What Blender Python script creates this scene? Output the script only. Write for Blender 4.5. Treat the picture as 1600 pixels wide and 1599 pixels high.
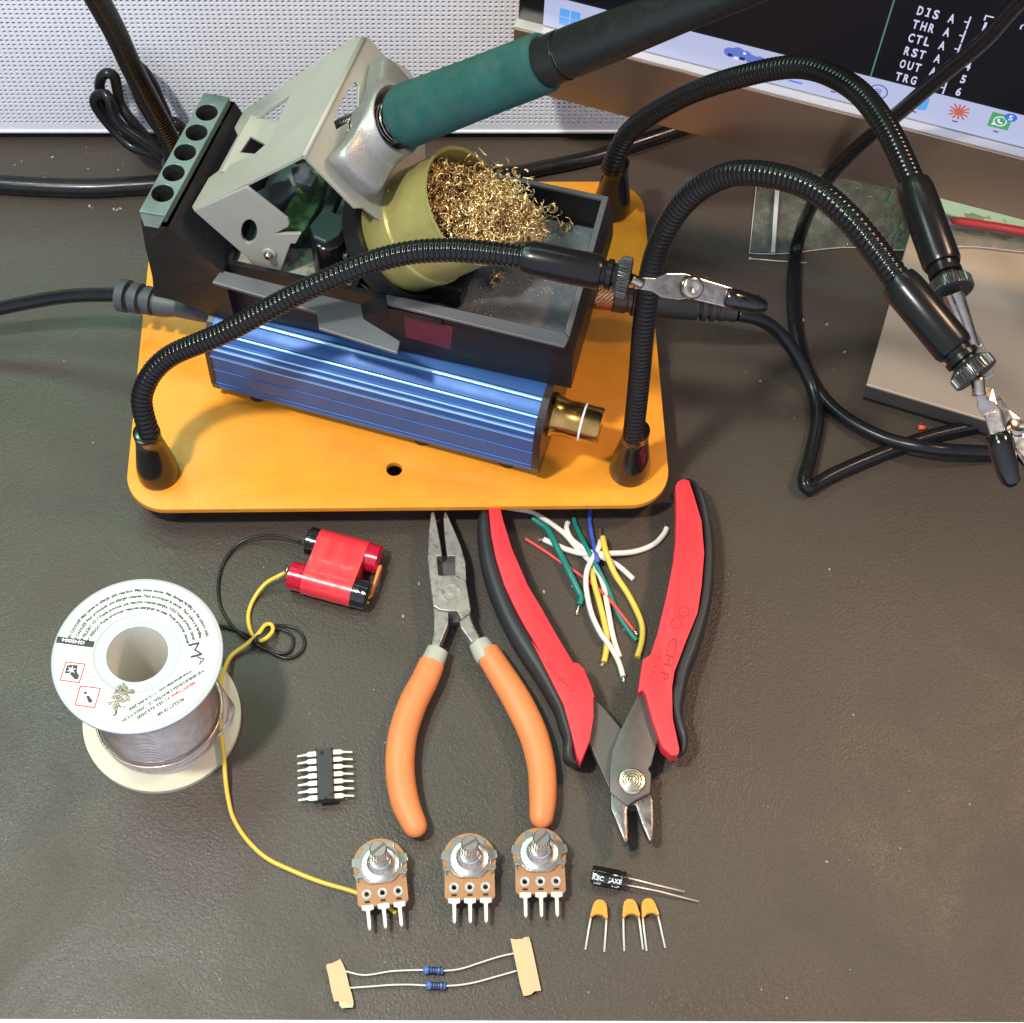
import bpy, bmesh, math, random
from mathutils import Vector as V, Matrix
from mathutils import geometry as mgeo
random.seed(7)
for o in list(bpy.data.objects): bpy.data.objects.remove(o)
scn = bpy.context.scene
S = 0.01                                   # everything below is written in centimetres
# ------------------------------------------------------------------ camera
FPX = 2563.0
def _n(v): return v.normalized()
Zc = -_n(V((-100, 1460.5, FPX)))
Y0 = _n(V((-159, -4532.5, FPX)))
Yc = _n(Y0 - Zc*Y0.dot(Zc)); Xc = Yc.cross(Zc)
RM = Matrix((Xc, Yc, Zc))                   # camera (x right, y down, z forward) -> world
H = 51.8
def _ray(px, py): return RM @ V((px-800, py-799.5, FPX))
_c = _ray(800, 800); CAM = V((_c.x*H/_c.z, _c.y*H/_c.z, H))
def W(px, py, z=0.0):                       # point of height z seen in that direction
    d = _ray(px, py); return CAM + d*((z-H)/d.z)
def RP(px, py, p0, n):                      # point of a plane seen in that direction
    d = _ray(px, py); return CAM + d*((V(p0)-CAM).dot(n)/d.dot(n))
def PJ(p):
    v = RM.transposed() @ (V(p)-CAM); return 800+FPX*v.x/v.z, 799.5+FPX*v.y/v.z
cd = bpy.data.cameras.new('camera'); cam = bpy.data.objects.new('camera', cd)
scn.collection.objects.link(cam); scn.camera = cam
rx, ry, rz = RM@V((1,0,0)), RM@V((0,-1,0)), RM@V((0,0,-1))
m = Matrix((rx, ry, rz)).transposed().to_4x4(); m.translation = CAM*S
cam.matrix_world = m
cd.sensor_width = 36; cd.lens = 36*FPX/1600; cd.clip_start = 0.01; cd.clip_end = 50
# ------------------------------------------------------------------ light
wd = bpy.data.worlds.new('World'); scn.world = wd; wd.use_nodes = True
wn_ = wd.node_tree; bg = wn_.nodes['Background']; bg.inputs[1].default_value = 1.0
# the room: dim above and behind, an added pale glow in front (towards -Y) that brightens the panel
tcw = wn_.nodes.new('ShaderNodeTexCoord'); sxw = wn_.nodes.new('ShaderNodeSeparateXYZ'); wn_.links.new(tcw.outputs['Generated'], sxw.inputs[0])
mrw = wn_.nodes.new('ShaderNodeMapRange'); mrw.inputs['From Min'].default_value = 0.30; mrw.inputs['From Max'].default_value = -0.95
mrw.inputs['To Min'].default_value = 0.0; mrw.inputs['To Max'].default_value = 1.0; wn_.links.new(sxw.outputs['Y'], mrw.inputs['Value'])
crw = wn_.nodes.new('ShaderNodeValToRGB'); crw.color_ramp.elements[0].color = (0.065,0.066,0.068,1); crw.color_ramp.elements[1].color = (0.92,1.03,1.28,1)
crw.color_ramp.elements[0].position = 0.15
wn_.links.new(mrw.outputs['Result'], crw.inputs['Fac']); wn_.links.new(crw.outputs['Color'], bg.inputs[0])
def area(name, loc, tgt, sx, sy, e, col):
    l = bpy.data.lights.new(name, 'AREA'); l.shape = 'RECTANGLE'; l.size = sx*S; l.size_y = sy*S
    l.energy = e; l.color = col
    o = bpy.data.objects.new(name, l); scn.collection.objects.link(o); o.location = V(loc)*S
    o.rotation_euler = (V(tgt)-V(loc)).to_track_quat('-Z', 'Y').to_euler(); return o
area('lamp_key', (-31, -20, 80), (-1, 2, 0), 5, 5, 6.0, (1.0, 0.97, 0.90))
area('lamp_cool', (-40, 10, 78), (-2, 0, 0), 24, 12, 1.9, (0.80, 1.0, 0.93))
area('lamp_warm', (42, 8, 64), (4, 2, 0), 12, 9, 3.0, (1.0, 0.66, 0.44))
area('lamp_green', (-30, 42, 74), (-6, 6, 2), 26, 5, 1.5, (0.40, 1.0, 0.60))
area('lamp_back', (6, 46, 88), (0, 4, 2), 40, 5, 0.8, (0.90, 0.95, 1.0))
scn.render.engine = 'CYCLES'
vs = scn.view_settings; vs.view_transform = 'Standard'; vs.look = 'None'; vs.exposure = 0.14; vs.gamma = 1.0
scn.render.resolution_x = 1024; scn.render.resolution_y = 1023
# ------------------------------------------------------------------ materials
def mat(name, col, rough=0.5, metal=0.0, var=None, bump=None, coat=0.0, spec=0.5, emit=None, rvar=None,
        alpha=None, trans=0.0, sss=0.0, col2=None, var2=None, ior=1.5, aniso=None):
    """var=(scale per cm, amount[,detail]) bump=(scale per cm, strength, distance cm[, kind]) """
    m = bpy.data.materials.new(name); m.use_nodes = True; nt = m.node_tree; N = nt.nodes; L = nt.links
    b = N['Principled BSDF']
    b.inputs['Base Color'].default_value = (*col, 1); b.inputs['Roughness'].default_value = rough
    b.inputs['Metallic'].default_value = metal; b.inputs['IOR'].default_value = ior
    b.inputs['Specular IOR Level'].default_value = spec
    b.inputs['Coat Weight'].default_value = coat; b.inputs['Coat Roughness'].default_value = 0.08
    b.inputs['Transmission Weight'].default_value = trans
    if sss: b.inputs['Subsurface Weight'].default_value = sss; b.inputs['Subsurface Scale'].default_value = 0.002
    if emit: b.inputs['Emission Color'].default_value = (*emit[0], 1); b.inputs['Emission Strength'].default_value = emit[1]
    if alpha is not None: b.inputs['Alpha'].default_value = alpha
    tc = N.new('ShaderNodeTexCoord')
    def noise(sc, det=4, rgh=0.6, vec=None):
        n = N.new('ShaderNodeTexNoise'); n.inputs['Scale'].default_value = sc*100; n.inputs['Detail'].default_value = det
        n.inputs['Roughness'].default_value = rgh; L.new(vec or tc.outputs['Object'], n.inputs['Vector']); return n
    csock = None
    if var:
        n = noise(var[0], var[2] if len(var) > 2 else 5)
        r = N.new('ShaderNodeMapRange'); r.inputs['From Min'].default_value = 0.3; r.inputs['From Max'].default_value = 0.7
        r.inputs['To Min'].default_value = 1-var[1]; r.inputs['To Max'].default_value = 1+var[1]; L.new(n.outputs['Fac'], r.inputs['Value'])
        mx = N.new('ShaderNodeMix'); mx.data_type = 'RGBA'; mx.blend_type = 'MULTIPLY'; mx.inputs['Factor'].default_value = 1
        mx.inputs['A'].default_value = (*col, 1); L.new(r.outputs['Result'], mx.inputs['B']); csock = mx.outputs['Result']
    if col2:   # patches / grime of a second colour: col2, var2=(scale, lo, hi, amount)
        n = noise(var2[0], 6, 0.65)
        r = N.new('ShaderNodeMapRange'); r.inputs['From Min'].default_value = var2[1]; r.inputs['From Max'].default_value = var2[2]
        r.inputs['To Max'].default_value = var2[3]; L.new(n.outputs['Fac'], r.inputs['Value'])
        mx = N.new('ShaderNodeMix'); mx.data_type = 'RGBA'; L.new(r.outputs['Result'], mx.inputs['Factor'])
        if csock: L.new(csock, mx.inputs['A'])
        else: mx.inputs['A'].default_value = (*col, 1)
        mx.inputs['B'].default_value = (*col2, 1); csock = mx.outputs['Result']
    if csock: L.new(csock, b.inputs['Base Color'])
    if rvar:
        n = noise(rvar[0], 5)
        r = N.new('ShaderNodeMapRange'); r.inputs['From Min'].default_value = 0.3; r.inputs['From Max'].default_value = 0.7
        r.inputs['To Min'].default_value = max(0.02, rough-rvar[1]); r.inputs['To Max'].default_value = min(1, rough+rvar[1])
        L.new(n.outputs['Fac'], r.inputs['Value']); L.new(r.outputs['Result'], b.inputs['Roughness'])
    if bump:
        vec = None
        if len(bump) > 3:
            mp = N.new('ShaderNodeMapping'); mp.inputs['Scale'].default_value = bump[3]; mp.inputs['Rotation'].default_value = bump[4] if len(bump) > 4 else (0,0,0)
            L.new(tc.outputs['Object'], mp.inputs['Vector']); vec = mp.outputs['Vector']
        n = noise(bump[0], 3, 0.55, vec)
        bp = N.new('ShaderNodeBump'); bp.inputs['Strength'].default_value = bump[1]; bp.inputs['Distance'].default_value = bump[2]*S
        L.new(n.outputs['Fac'], bp.inputs['Height']); L.new(bp.outputs['Normal'], b.inputs['Normal'])
    return m
M = {}
M['panel'] = mat('panel_white', (0.82,0.84,0.90), 0.42, var=(0.12,0.05))
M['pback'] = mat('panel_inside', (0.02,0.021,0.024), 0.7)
M['yellow'] = mat('yellow_paint', (0.86,0.32,0.025), 0.36, bump=(11,0.5,0.018), var=(0.7,0.09), spec=0.45, col2=(0.30,0.13,0.02), var2=(6,0.72,0.78,0.8), rvar=(1.2,0.07))
M['rubber'] = mat('black_rubber', (0.018,0.017,0.016), 0.55, spec=0.3, bump=(12,0.2,0.01))
M['goose'] = mat('gooseneck_black', (0.007,0.007,0.007), 0.17, coat=0.0, rvar=(3,0.05), spec=0.32)
M['gloss'] = mat('gloss_black', (0.008,0.007,0.007), 0.15, coat=0.15, rvar=(4,0.06))
M['satin'] = mat('satin_black', (0.008,0.008,0.008), 0.25, bump=(14,0.12,0.005), spec=0.26)
M['knurl'] = mat('knurled_black', (0.10,0.10,0.10), 0.26, 0.8)
M['cable'] = mat('cable_black', (0.009,0.009,0.010), 0.26, spec=0.32, rvar=(2,0.08), bump=(3,0.1,0.01))
M['chrome'] = mat('chrome', (0.42,0.36,0.31), 0.26, 1.0, rvar=(4,0.08), var=(2.5,0.25), bump=(8,0.15,0.01))
M['copper'] = mat('copper_nut', (0.72,0.36,0.18), 0.28, 1.0, var=(3,0.2))
M['relief'] = mat('relief_grey', (0.05,0.055,0.06), 0.5, bump=(14,0.3,0.01), var=(2,0.2))
M['stplast'] = mat('station_plastic', (0.010,0.010,0.011), 0.36, spec=0.28, bump=(26,0.35,0.006), col2=(0.16,0.15,0.13), var2=(9,0.62,0.75,0.35))
M['stdusty'] = mat('station_dusty', (0.095,0.11,0.125), 0.38, bump=(18,0.3,0.01), col2=(0.30,0.28,0.24), var2=(2.5,0.52,0.72,0.35))
M['lip'] = mat('station_lip', (0.085,0.092,0.102), 0.30, bump=(30,0.2,0.004), col2=(0.2,0.2,0.2), var2=(12,0.64,0.74,0.5))  # paler than the tray plastic: light reflected by the lips put into the colour
M['racktop'] = mat('rack_top', (0.12,0.17,0.16), 0.20, bump=(24,0.15,0.004), var=(0.6,0.25), coat=0.3)
M['dark'] = mat('dark_hole', (0.010,0.009,0.008), 0.8, col2=(0.14,0.12,0.10), var2=(14,0.60,0.72,0.6))
M['sheet'] = mat('painted_sheet', (0.30,0.295,0.25), 0.42, var=(0.6,0.06), bump=(20,0.12,0.004), col2=(0.10,0.06,0.03), var2=(5,0.72,0.76,0.9))
M['cast'] = mat('cast_alloy', (0.31,0.305,0.285), 0.44, 0.55, bump=(12,0.6,0.025), var=(1.2,0.10), rvar=(2,0.1))
M['greenpad'] = mat('green_pad', (0.06,0.17,0.05), 0.6, col2=(0.015,0.018,0.012), var2=(4,0.45,0.6,0.8), bump=(9,0.5,0.03))
M['brasscup'] = mat('brass_tin', (0.34,0.30,0.10), 0.34, 0.35, var=(0.9,0.12), rvar=(2,0.1))
M['wool'] = mat('brass_wool', (0.84,0.63,0.30), 0.28, 0.75, var=(4,0.6,2), col2=(0.16,0.07,0.03), var2=(1.3,0.50,0.66,0.85))
M['foam'] = mat('green_foam', (0.014,0.082,0.070), 0.9, bump=(26,1.0,0.035), var=(0.7,0.22), spec=0.25, col2=(0.05,0.085,0.08), var2=(1.6,0.42,0.60,0.45))
M['handle'] = mat('handle_black', (0.010,0.012,0.011), 0.30, spec=0.35, bump=(16,0.6,0.015), rvar=(3,0.1))
M['spring'] = mat('steel_spring', (0.45,0.40,0.36), 0.25, 1.0)
M['blue'] = mat('anodised_blue', (0.033,0.11,0.32), 0.46, 0.3, bump=(40,0.35,0.004), var=(0.3,0.10), rvar=(1,0.05))
M['fin_highlight'] = mat('rib_highlight', (0.42,0.76,1.0), 0.28, 0.4)  # paler rib tops: the light they catch is put into the colour
M['endplate'] = mat('end_plate', (0.04,0.032,0.028), 0.3, 0.4)
M['knob'] = mat('bronze_knob', (0.46,0.27,0.09), 0.22, 1.0, var=(1.5,0.2))
M['white'] = mat('white_mark', (0.8,0.8,0.78), 0.5)
M['orange'] = mat('orange_grip', (0.76,0.235,0.075), 0.52, bump=(10,0.35,0.012), col2=(0.10,0.04,0.02), var2=(9,0.62,0.72,0.6), var=(0.8,0.06), sss=0.05)
M['greycollar'] = mat('grey_collar', (0.42,0.42,0.36), 0.5)
M['steel'] = mat('tool_steel', (0.33,0.315,0.285), 0.46, 0.6, bump=(14,0.45,0.008), col2=(0.12,0.10,0.075), var2=(4.5,0.50,0.68,0.75), var=(1,0.15))
M['dksteel'] = mat('dark_steel', (0.105,0.098,0.090), 0.48, 0.35, bump=(18,0.3,0.004), var=(2,0.12), col2=(0.3,0.28,0.26), var2=(9,0.68,0.75,0.5))
M['brightsteel'] = mat('ground_steel', (0.20,0.19,0.18), 0.36, 0.8, bump=(10,0.6,0.015), var=(3,0.45), col2=(0.6,0.58,0.54), var2=(6,0.60,0.72,0.6))
M['red'] = mat('red_grip', (0.74,0.036,0.048), 0.54, bump=(16,0.4,0.007), var=(0.6,0.08), sss=0.03, col2=(0.30,0.015,0.02), var2=(5,0.58,0.76,0.45), rvar=(2,0.1))
M['redink'] = mat('red_grip_marking', (0.42,0.012,0.02), 0.6)
M['blackgrip'] = mat('black_grip', (0.020,0.021,0.024), 0.50, bump=(24,0.3,0.004))
M['redtape'] = mat('red_tape', (0.75,0.035,0.045), 0.30, bump=(3,0.5,0.02), coat=0.2)
M['redtape2'] = mat('dark_red_tape', (0.50,0.006,0.03), 0.22, bump=(4,0.5,0.02), coat=0.3)
M['blktape'] = mat('black_tape', (0.010,0.010,0.010), 0.16, bump=(5,0.8,0.03), coat=0.4)
M['gold'] = mat('gold_band', (0.85,0.52,0.10), 0.3, 0.6)
M['wblack'] = mat('wire_black', (0.012,0.011,0.010), 0.32)
M['wyellow'] = mat('wire_yellow', (0.70,0.50,0.06), 0.42)
M['wyellow2'] = mat('wire_yellow_pale', (0.72,0.54,0.08), 0.5)
M['wwhite'] = mat('wire_white', (0.78,0.74,0.66), 0.5)
M['wgreen'] = mat('wire_green', (0.005,0.20,0.16), 0.42)
M['wblue'] = mat('wire_blue', (0.05,0.10,0.50), 0.42)
M['wred'] = mat('wire_red', (0.62,0.06,0.05), 0.42)
M['tin'] = mat('tinned_strand', (0.75,0.68,0.60), 0.28, 1.0, var=(8,0.3))
M['flange'] = mat('spool_plastic', (0.62,0.60,0.46), 0.45, var=(0.5,0.05), sss=0.15, bump=(6,0.1,0.01), col2=(0.35,0.28,0.14), var2=(7,0.72,0.78,0.6))
M['hubgrey'] = mat('spool_hub', (0.44,0.48,0.50), 0.5, col2=(0.30,0.24,0.12), var2=(4,0.60,0.74,0.5))
M['tubein'] = mat('spool_tube', (0.74,0.71,0.64), 0.6, col2=(0.12,0.10,0.07), var2=(9,0.66,0.74,0.8))
M['label'] = mat('label_paper', (0.72,0.76,0.74), 0.45, col2=(0.45,0.45,0.42), var2=(8,0.70,0.76,0.5))
M['ink'] = mat('label_ink', (0.02,0.02,0.02), 0.5)
M['redprint'] = mat('label_red', (0.70,0.03,0.04), 0.5)
M['solder'] = mat('solder_wire', (0.66,0.56,0.49), 0.30, 0.8, var=(3,0.15))
M['blob'] = mat('solder_residue', (0.36,0.33,0.27), 0.45, 0.5, bump=(9,1.0,0.05), var=(5,0.3))
M['icblack'] = mat('chip_epoxy', (0.020,0.020,0.022), 0.5, bump=(20,0.3,0.004))
M['pin'] = mat('tinned_pin', (0.74,0.71,0.62), 0.35, 0.25)
M['lug'] = mat('lug_silver', (0.66,0.63,0.57), 0.35, 0.4)
M['phenolic'] = mat('phenolic_board', (0.37,0.19,0.085), 0.42, var=(2,0.08))
M['zinc'] = mat('zinc_shell', (0.66,0.65,0.62), 0.26, 0.95, bump=(10,0.2,0.01), var=(2,0.12))
M['capblack'] = mat('capacitor_sleeve', (0.010,0.010,0.011), 0.16, coat=0.5)
M['caporange'] = mat('capacitor_dip', (0.72,0.33,0.05), 0.32, coat=0.3, bump=(5,0.2,0.02))
M['leadcu'] = mat('lead_warm', (0.80,0.62,0.48), 0.3, 0.35)
M['resblue'] = mat('resistor_blue', (0.06,0.16,0.42), 0.35)
M['resband'] = mat('resistor_band', (0.012,0.016,0.05), 0.4)
M['tape'] = mat('paper_tape', (0.66,0.43,0.24), 0.7, bump=(8,0.3,0.01), var=(1.2,0.06))
M['tapeglue'] = mat('tape_glue', (0.50,0.50,0.30), 0.3)
def m_brush(name, col, rough, metal):
    m = mat(name, col, rough, metal); nt = m.node_tree; N = nt.nodes; L = nt.links; b = N['Principled BSDF']
    tc = N.new('ShaderNodeTexCoord'); mp = N.new('ShaderNodeMapping'); mp.vector_type = 'TEXTURE'
    mp.inputs['Rotation'].default_value = (0,0,math.radians(-20)); mp.inputs['Scale'].default_value = (14,0.13,0.13); L.new(tc.outputs['Object'], mp.inputs['Vector'])
    n = N.new('ShaderNodeTexNoise'); n.inputs['Scale'].default_value = 420; n.inputs['Detail'].default_value = 4; n.inputs['Roughness'].default_value = 0.7; L.new(mp.outputs['Vector'], n.inputs['Vector'])
    r = N.new('ShaderNodeMapRange'); r.inputs['From Min'].default_value = 0.3; r.inputs['From Max'].default_value = 0.7; r.inputs['To Min'].default_value = 0.93; r.inputs['To Max'].default_value = 1.07; L.new(n.outputs['Fac'], r.inputs['Value'])
    mx = N.new('ShaderNodeMix'); mx.data_type = 'RGBA'; mx.blend_type = 'MULTIPLY'; mx.inputs['Factor'].default_value = 1; mx.inputs['A'].default_value = (*col,1); L.new(r.outputs['Result'], mx.inputs['B']); L.new(mx.outputs['Result'], b.inputs['Base Color'])
    bp = N.new('ShaderNodeBump'); bp.inputs['Strength'].default_value = 0.35; bp.inputs['Distance'].default_value = 0.006*S; L.new(n.outputs['Fac'], bp.inputs['Height']); L.new(bp.outputs['Normal'], b.inputs['Normal'])
    return m
M['alu'] = m_brush('brushed_alu', (0.50,0.40,0.31), 0.42, 0.45)
M['aluchin'] = m_brush('brushed_alu_chin', (0.42,0.30,0.215), 0.30, 0.85)
M['aluedge'] = mat('alu_edge', (0.80,0.75,0.68), 0.25, 0.6)
M['footdark'] = mat('stand_side', (0.055,0.05,0.048), 0.4)
M['bezel'] = mat('screen_bezel', (0.008,0.008,0.008), 0.25)
M['screen'] = mat('screen_dark', (0.004,0.004,0.005), 0.30, emit=((0.004,0.004,0.006),1), spec=0.2)
M['taskbar'] = mat('screen_taskbar', (0.02,0.02,0.02), 0.4, emit=((0.42,0.45,0.66),1.0))
def em(n, c, e=1.0): M[n] = mat(n, (0.01,0.01,0.01), 0.4, emit=(c, e))
em('s_text', (0.60,0.58,0.80)); em('s_green', (0.06,0.20,0.16)); em('s_blue', (0.03,0.16,0.62)); em('s_blue2', (0.08,0.34,0.80))
em('s_dkblue', (0.02,0.05,0.35)); em('s_red', (0.50,0.10,0.07)); em('s_phone', (0.06,0.33,0.13)); em('s_white', (0.75,0.75,0.85)); em('s_black', (0.01,0.01,0.02)); em('s_cloud', (0.10,0.16,0.55))
M['bagzip'] = mat('bag_zip', (0.62,0.62,0.64), 0.4, alpha=0.75)
M['htgreen'] = mat('shrink_green', (0.42,0.62,0.50), 0.4)
M['htred'] = mat('shrink_red', (0.40,0.02,0.035), 0.5)
M['dust'] = mat('dust_chips', (0.34,0.32,0.28), 0.6, var=(2,0.4))
def m_bag():
    m = mat('bag_film', (0.22,0.26,0.235), 0.06, alpha=0.16, bump=(2.6,1.0,0.35), col2=(0.02,0.45,0.16), var2=(1.4,0.60,0.66,0.9)); nt = m.node_tree; b = nt.nodes['Principled BSDF']  # green patches in the colour stand for glints on the crinkled film
    n = nt.nodes.new('ShaderNodeTexNoise'); n.inputs['Scale'].default_value = 130; n.inputs['Detail'].default_value = 5
    r = nt.nodes.new('ShaderNodeMapRange'); r.inputs['From Min'].default_value = 0.35; r.inputs['From Max'].default_value = 0.75; r.inputs['To Min'].default_value = 0.18; r.inputs['To Max'].default_value = 0.65
    tc = nt.nodes.new('ShaderNodeTexCoord'); nt.links.new(tc.outputs['Object'], n.inputs['Vector']); nt.links.new(n.outputs['Fac'], r.inputs['Value']); nt.links.new(r.outputs['Result'], b.inputs['Alpha'])
    return m
M['bag'] = m_bag()
def m_desk():
    m = mat('desk_laminate', (0.055,0.042,0.032), 0.42, spec=0.5); nt = m.node_tree; N = nt.nodes; L = nt.links; b = N['Principled BSDF']
    tc = N.new('ShaderNodeTexCoord')
    def nz(s, d, r=0.6, dist=0.0):
        n = N.new('ShaderNodeTexNoise'); n.inputs['Scale'].default_value = s*100; n.inputs['Detail'].default_value = d; n.inputs['Roughness'].default_value = r
        n.inputs['Distortion'].default_value = dist; L.new(tc.outputs['Object'], n.inputs['Vector']); return n
    a = nz(9, 3, 0.55, 1.2)
    vo = N.new('ShaderNodeTexVoronoi'); vo.inputs['Scale'].default_value = 900; L.new(tc.outputs['Object'], vo.inputs['Vector'])
    ad = N.new('ShaderNodeMath'); ad.operation = 'ADD'; L.new(a.outputs['Fac'], ad.inputs[0])
    ml = N.new('ShaderNodeMath'); ml.operation = 'MULTIPLY'; ml.inputs[1].default_value = 0.35; L.new(vo.outputs['Distance'], ml.inputs[0]); L.new(ml.outputs[0], ad.inputs[1])
    bp = N.new('ShaderNodeBump'); bp.inputs['Strength'].default_value = 0.75; bp.inputs['Distance'].default_value = 0.02*S
    L.new(ad.outputs[0], bp.inputs['Height']); L.new(bp.outputs['Normal'], b.inputs['Normal'])
    c = nz(18, 2); r = N.new('ShaderNodeMapRange'); r.inputs['From Min'].default_value = 0.3; r.inputs['From Max'].default_value = 0.7; r.inputs['To Min'].default_value = 0.72; r.inputs['To Max'].default_value = 1.30
    L.new(c.outputs['Fac'], r.inputs['Value'])
    mx = N.new('ShaderNodeMix'); mx.data_type = 'RGBA'; mx.blend_type = 'MULTIPLY'; mx.inputs['Factor'].default_value = 1; mx.inputs['A'].default_value = (0.055,0.042,0.032,1)
    L.new(r.outputs['Result'], mx.inputs['B']); L.new(mx.outputs['Result'], b.inputs['Base Color'])
    d = nz(0.16, 7, 0.62, 0.8); r2 = N.new('ShaderNodeMapRange'); r2.inputs['From Min'].default_value = 0.3; r2.inputs['From Max'].default_value = 0.7; r2.inputs['To Min'].default_value = 0.33; r2.inputs['To Max'].default_value = 0.56; L.new(d.outputs['Fac'], r2.inputs['Value']); L.new(r2.outputs['Result'], b.inputs['Roughness'])
    return m
M['desk'] = m_desk()
M['deskedge'] = mat('desk_edge', (0.62,0.64,0.62), 0.35)
M['floor'] = mat('floor_below', (0.05,0.045,0.042), 0.7)
# ------------------------------------------------------------------ mesh helpers
ORG = {}
def tag(o, label=None, cat=None, group=None, kind=None):
    if label: o['label'] = label
    if cat: o['category'] = cat
    if group: o['group'] = group
    if kind: o['kind'] = kind
    return o
def thing(name, label, cat, org=(0,0,0), group=None):
    o = bpy.data.objects.new(name, None); scn.collection.objects.link(o); o.empty_display_size = 0.01
    o.location = V(org)*S; ORG[o.name] = V(org); return tag(o, label, cat, group)
def cr(pts, n=8, closed=False):             # Catmull-Rom through points
    P = [V(p) for p in pts]; out = []
    k = len(P)
    for i in range(k if closed else k-1):
        if closed: a, b, c, d = P[(i-1) % k], P[i], P[(i+1) % k], P[(i+2) % k]
        else: a, b, c, d = P[max(i-1,0)], P[i], P[i+1], P[min(i+2,k-1)]
        for j in range(n):
            t = j/n
            out.append(0.5*((2*b)+(c-a)*t+(2*a-5*b+4*c-d)*t*t+(3*b-a-3*c+d)*t**3))
    if not closed: out.append(P[-1])
    return out
def resample(path, step):
    out = [path[0].copy()]; need = step
    for a, b in zip(path, path[1:]):
        L = (b-a).length; pos = 0.0
        while L-pos >= need:
            pos += need; out.append(a.lerp(b, pos/L)); need = step
        need -= (L-pos)
    return out
class MB:
    def __init__(s): s.v = []; s.f = []; s.sm = []
    def add(s, vs, fs, smooth=True):
        k = len(s.v); s.v += [V(p) for p in vs]; s.f += [tuple(i+k for i in f) for f in fs]; s.sm += [smooth]*len(fs); return s
    def rings(s, rings, caps=True, closed=False, smooth=True):
        n = len(rings[0]); k = len(s.v)
        for r in rings: s.v += [V(p) for p in r]
        R = len(rings)
        for i in range(R if closed else R-1):
            a = k+i*n; b = k+((i+1) % R)*n
            for j in range(n):
                s.f.append((a+j, a+(j+1) % n, b+(j+1) % n, b+j)); s.sm.append(smooth)
        if caps and not closed:
            s.f.append(tuple(range(k+n-1, k-1, -1))); s.sm.append(False)
            s.f.append(tuple(range(k+(R-1)*n, k+R*n))); s.sm.append(False)
        return s
    def tube(s, path, rad, seg=12, caps=True, flat=1.0, upv=(0,0,1)):
        path = [V(p) for p in path]; n = len(path)
        if not hasattr(rad, '__len__'): rad = [rad]*n
        if len(rad) != n:
            r0 = rad; rad = [r0[min(int(i/(n-1)*(len(r0)-1)), len(r0)-2)]*(1-(i/(n-1)*(len(r0)-1)-min(int(i/(n-1)*(len(r0)-1)), len(r0)-2)))+r0[min(int(i/(n-1)*(len(r0)-1)), len(r0)-2)+1]*(i/(n-1)*(len(r0)-1)-min(int(i/(n-1)*(len(r0)-1)), len(r0)-2)) for i in range(n)]
        t0 = (path[1]-path[0]).normalized(); up = V(upv)
        if abs(t0.dot(up)) > 0.95: up = V((0,1,0))
        nx = (up - t0*up.dot(t0)).normalized(); R = []
        for i, p in enumerate(path):
            t = (path[min(i+1,n-1)]-path[max(i-1,0)]).normalized()
            nx = (nx - t*nx.dot(t)).normalized(); bx = t.cross(nx)
            R.append([p+(nx*math.cos(a)*flat+bx*math.sin(a))*rad[i] for a in [2*math.pi*j/seg for j in range(seg)]])
        return s.rings(R, caps)
    def lathe(s, prof, org, axis=(0,0,1), seg=32, caps=True, smooth=True):   # prof: (radius, height along axis)
        ax = V(axis).normalized(); o = V(org)
        u = ax.orthogonal().normalized(); w = ax.cross(u)
        R = [[o+ax*h+(u*math.cos(a)+w*math.sin(a))*max(r,1e-4) for a in [2*math.pi*j/seg for j in range(seg)]] for r, h in prof]
        return s.rings(R, caps, smooth=smooth)
    def box(s, c, size, rot=None):
        h = V(size)/2; vs = [V((x*h.x,y*h.y,z*h.z)) for x in (-1,1) for y in (-1,1) for z in (-1,1)]
        if rot is not None: vs = [rot@v for v in vs]
        return s.add([V(c)+v for v in vs], [(0,1,3,2),(4,6,7,5),(0,4,5,1),(2,3,7,6),(0,2,6,4),(1,5,7,3)], False)
    def ell(s, c, r, seg=16, ri=10, rot=None):
        R = []
        for i in range(ri+1):
            a = math.pi*i/ri
            ring = []
            for j in range(seg):
                b = 2*math.pi*j/seg; p = V((max(math.sin(a),1e-3)*math.cos(b)*r[0], max(math.sin(a),1e-3)*math.sin(b)*r[1], -math.cos(a)*r[2]))
                ring.append(V(c)+(rot@p if rot is not None else p))
            R.append(ring)
        return s.rings(R, True)
    def slab(s, poly, thick, up=(0,0,1), holes=(), bevel=0.0, bseg=2, smooth=False):
        """poly: 3-D points of the visible (top) face; extruded by -up*thick"""
        bm = bmesh.new(); up = V(up).normalized()
        es = []; loops = []
        for lp in [poly]+list(holes):
            vs = [bm.verts.new(V(p)) for p in lp]; loops.append(vs)
            for a, b in zip(vs, vs[1:]+vs[:1]): es.append(bm.edges.new((a, b)))
        if holes: bmesh.ops.triangle_fill(bm, use_beauty=True, use_dissolve=False, edges=es)
        else: bm.faces.new(loops[0])
        bmesh.ops.recalc_face_normals(bm, faces=bm.faces)
        for f in bm.faces:
            if f.normal.dot(up) < 0: f.normal_flip()
        top = list(bm.faces)
        r = bmesh.ops.extrude_face_region(bm, geom=top, use_keep_orig=True)
        nv = [g for g in r['geom'] if isinstance(g, bmesh.types.BMVert)]
        for v in nv: v.co -= up*thick
        bmesh.ops.recalc_face_normals(bm, faces=bm.faces)
        if bevel > 0:
            bm.normal_update(); ed = [e for e in bm.edges if len(e.link_faces) == 2 and e.calc_face_angle(0) > 0.9]
            bmesh.ops.bevel(bm, geom=ed, offset=bevel, segments=bseg, affect='EDGES', profile=0.5, clamp_overlap=True)
        bm.verts.ensure_lookup_table(); bm.verts.index_update()
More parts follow.
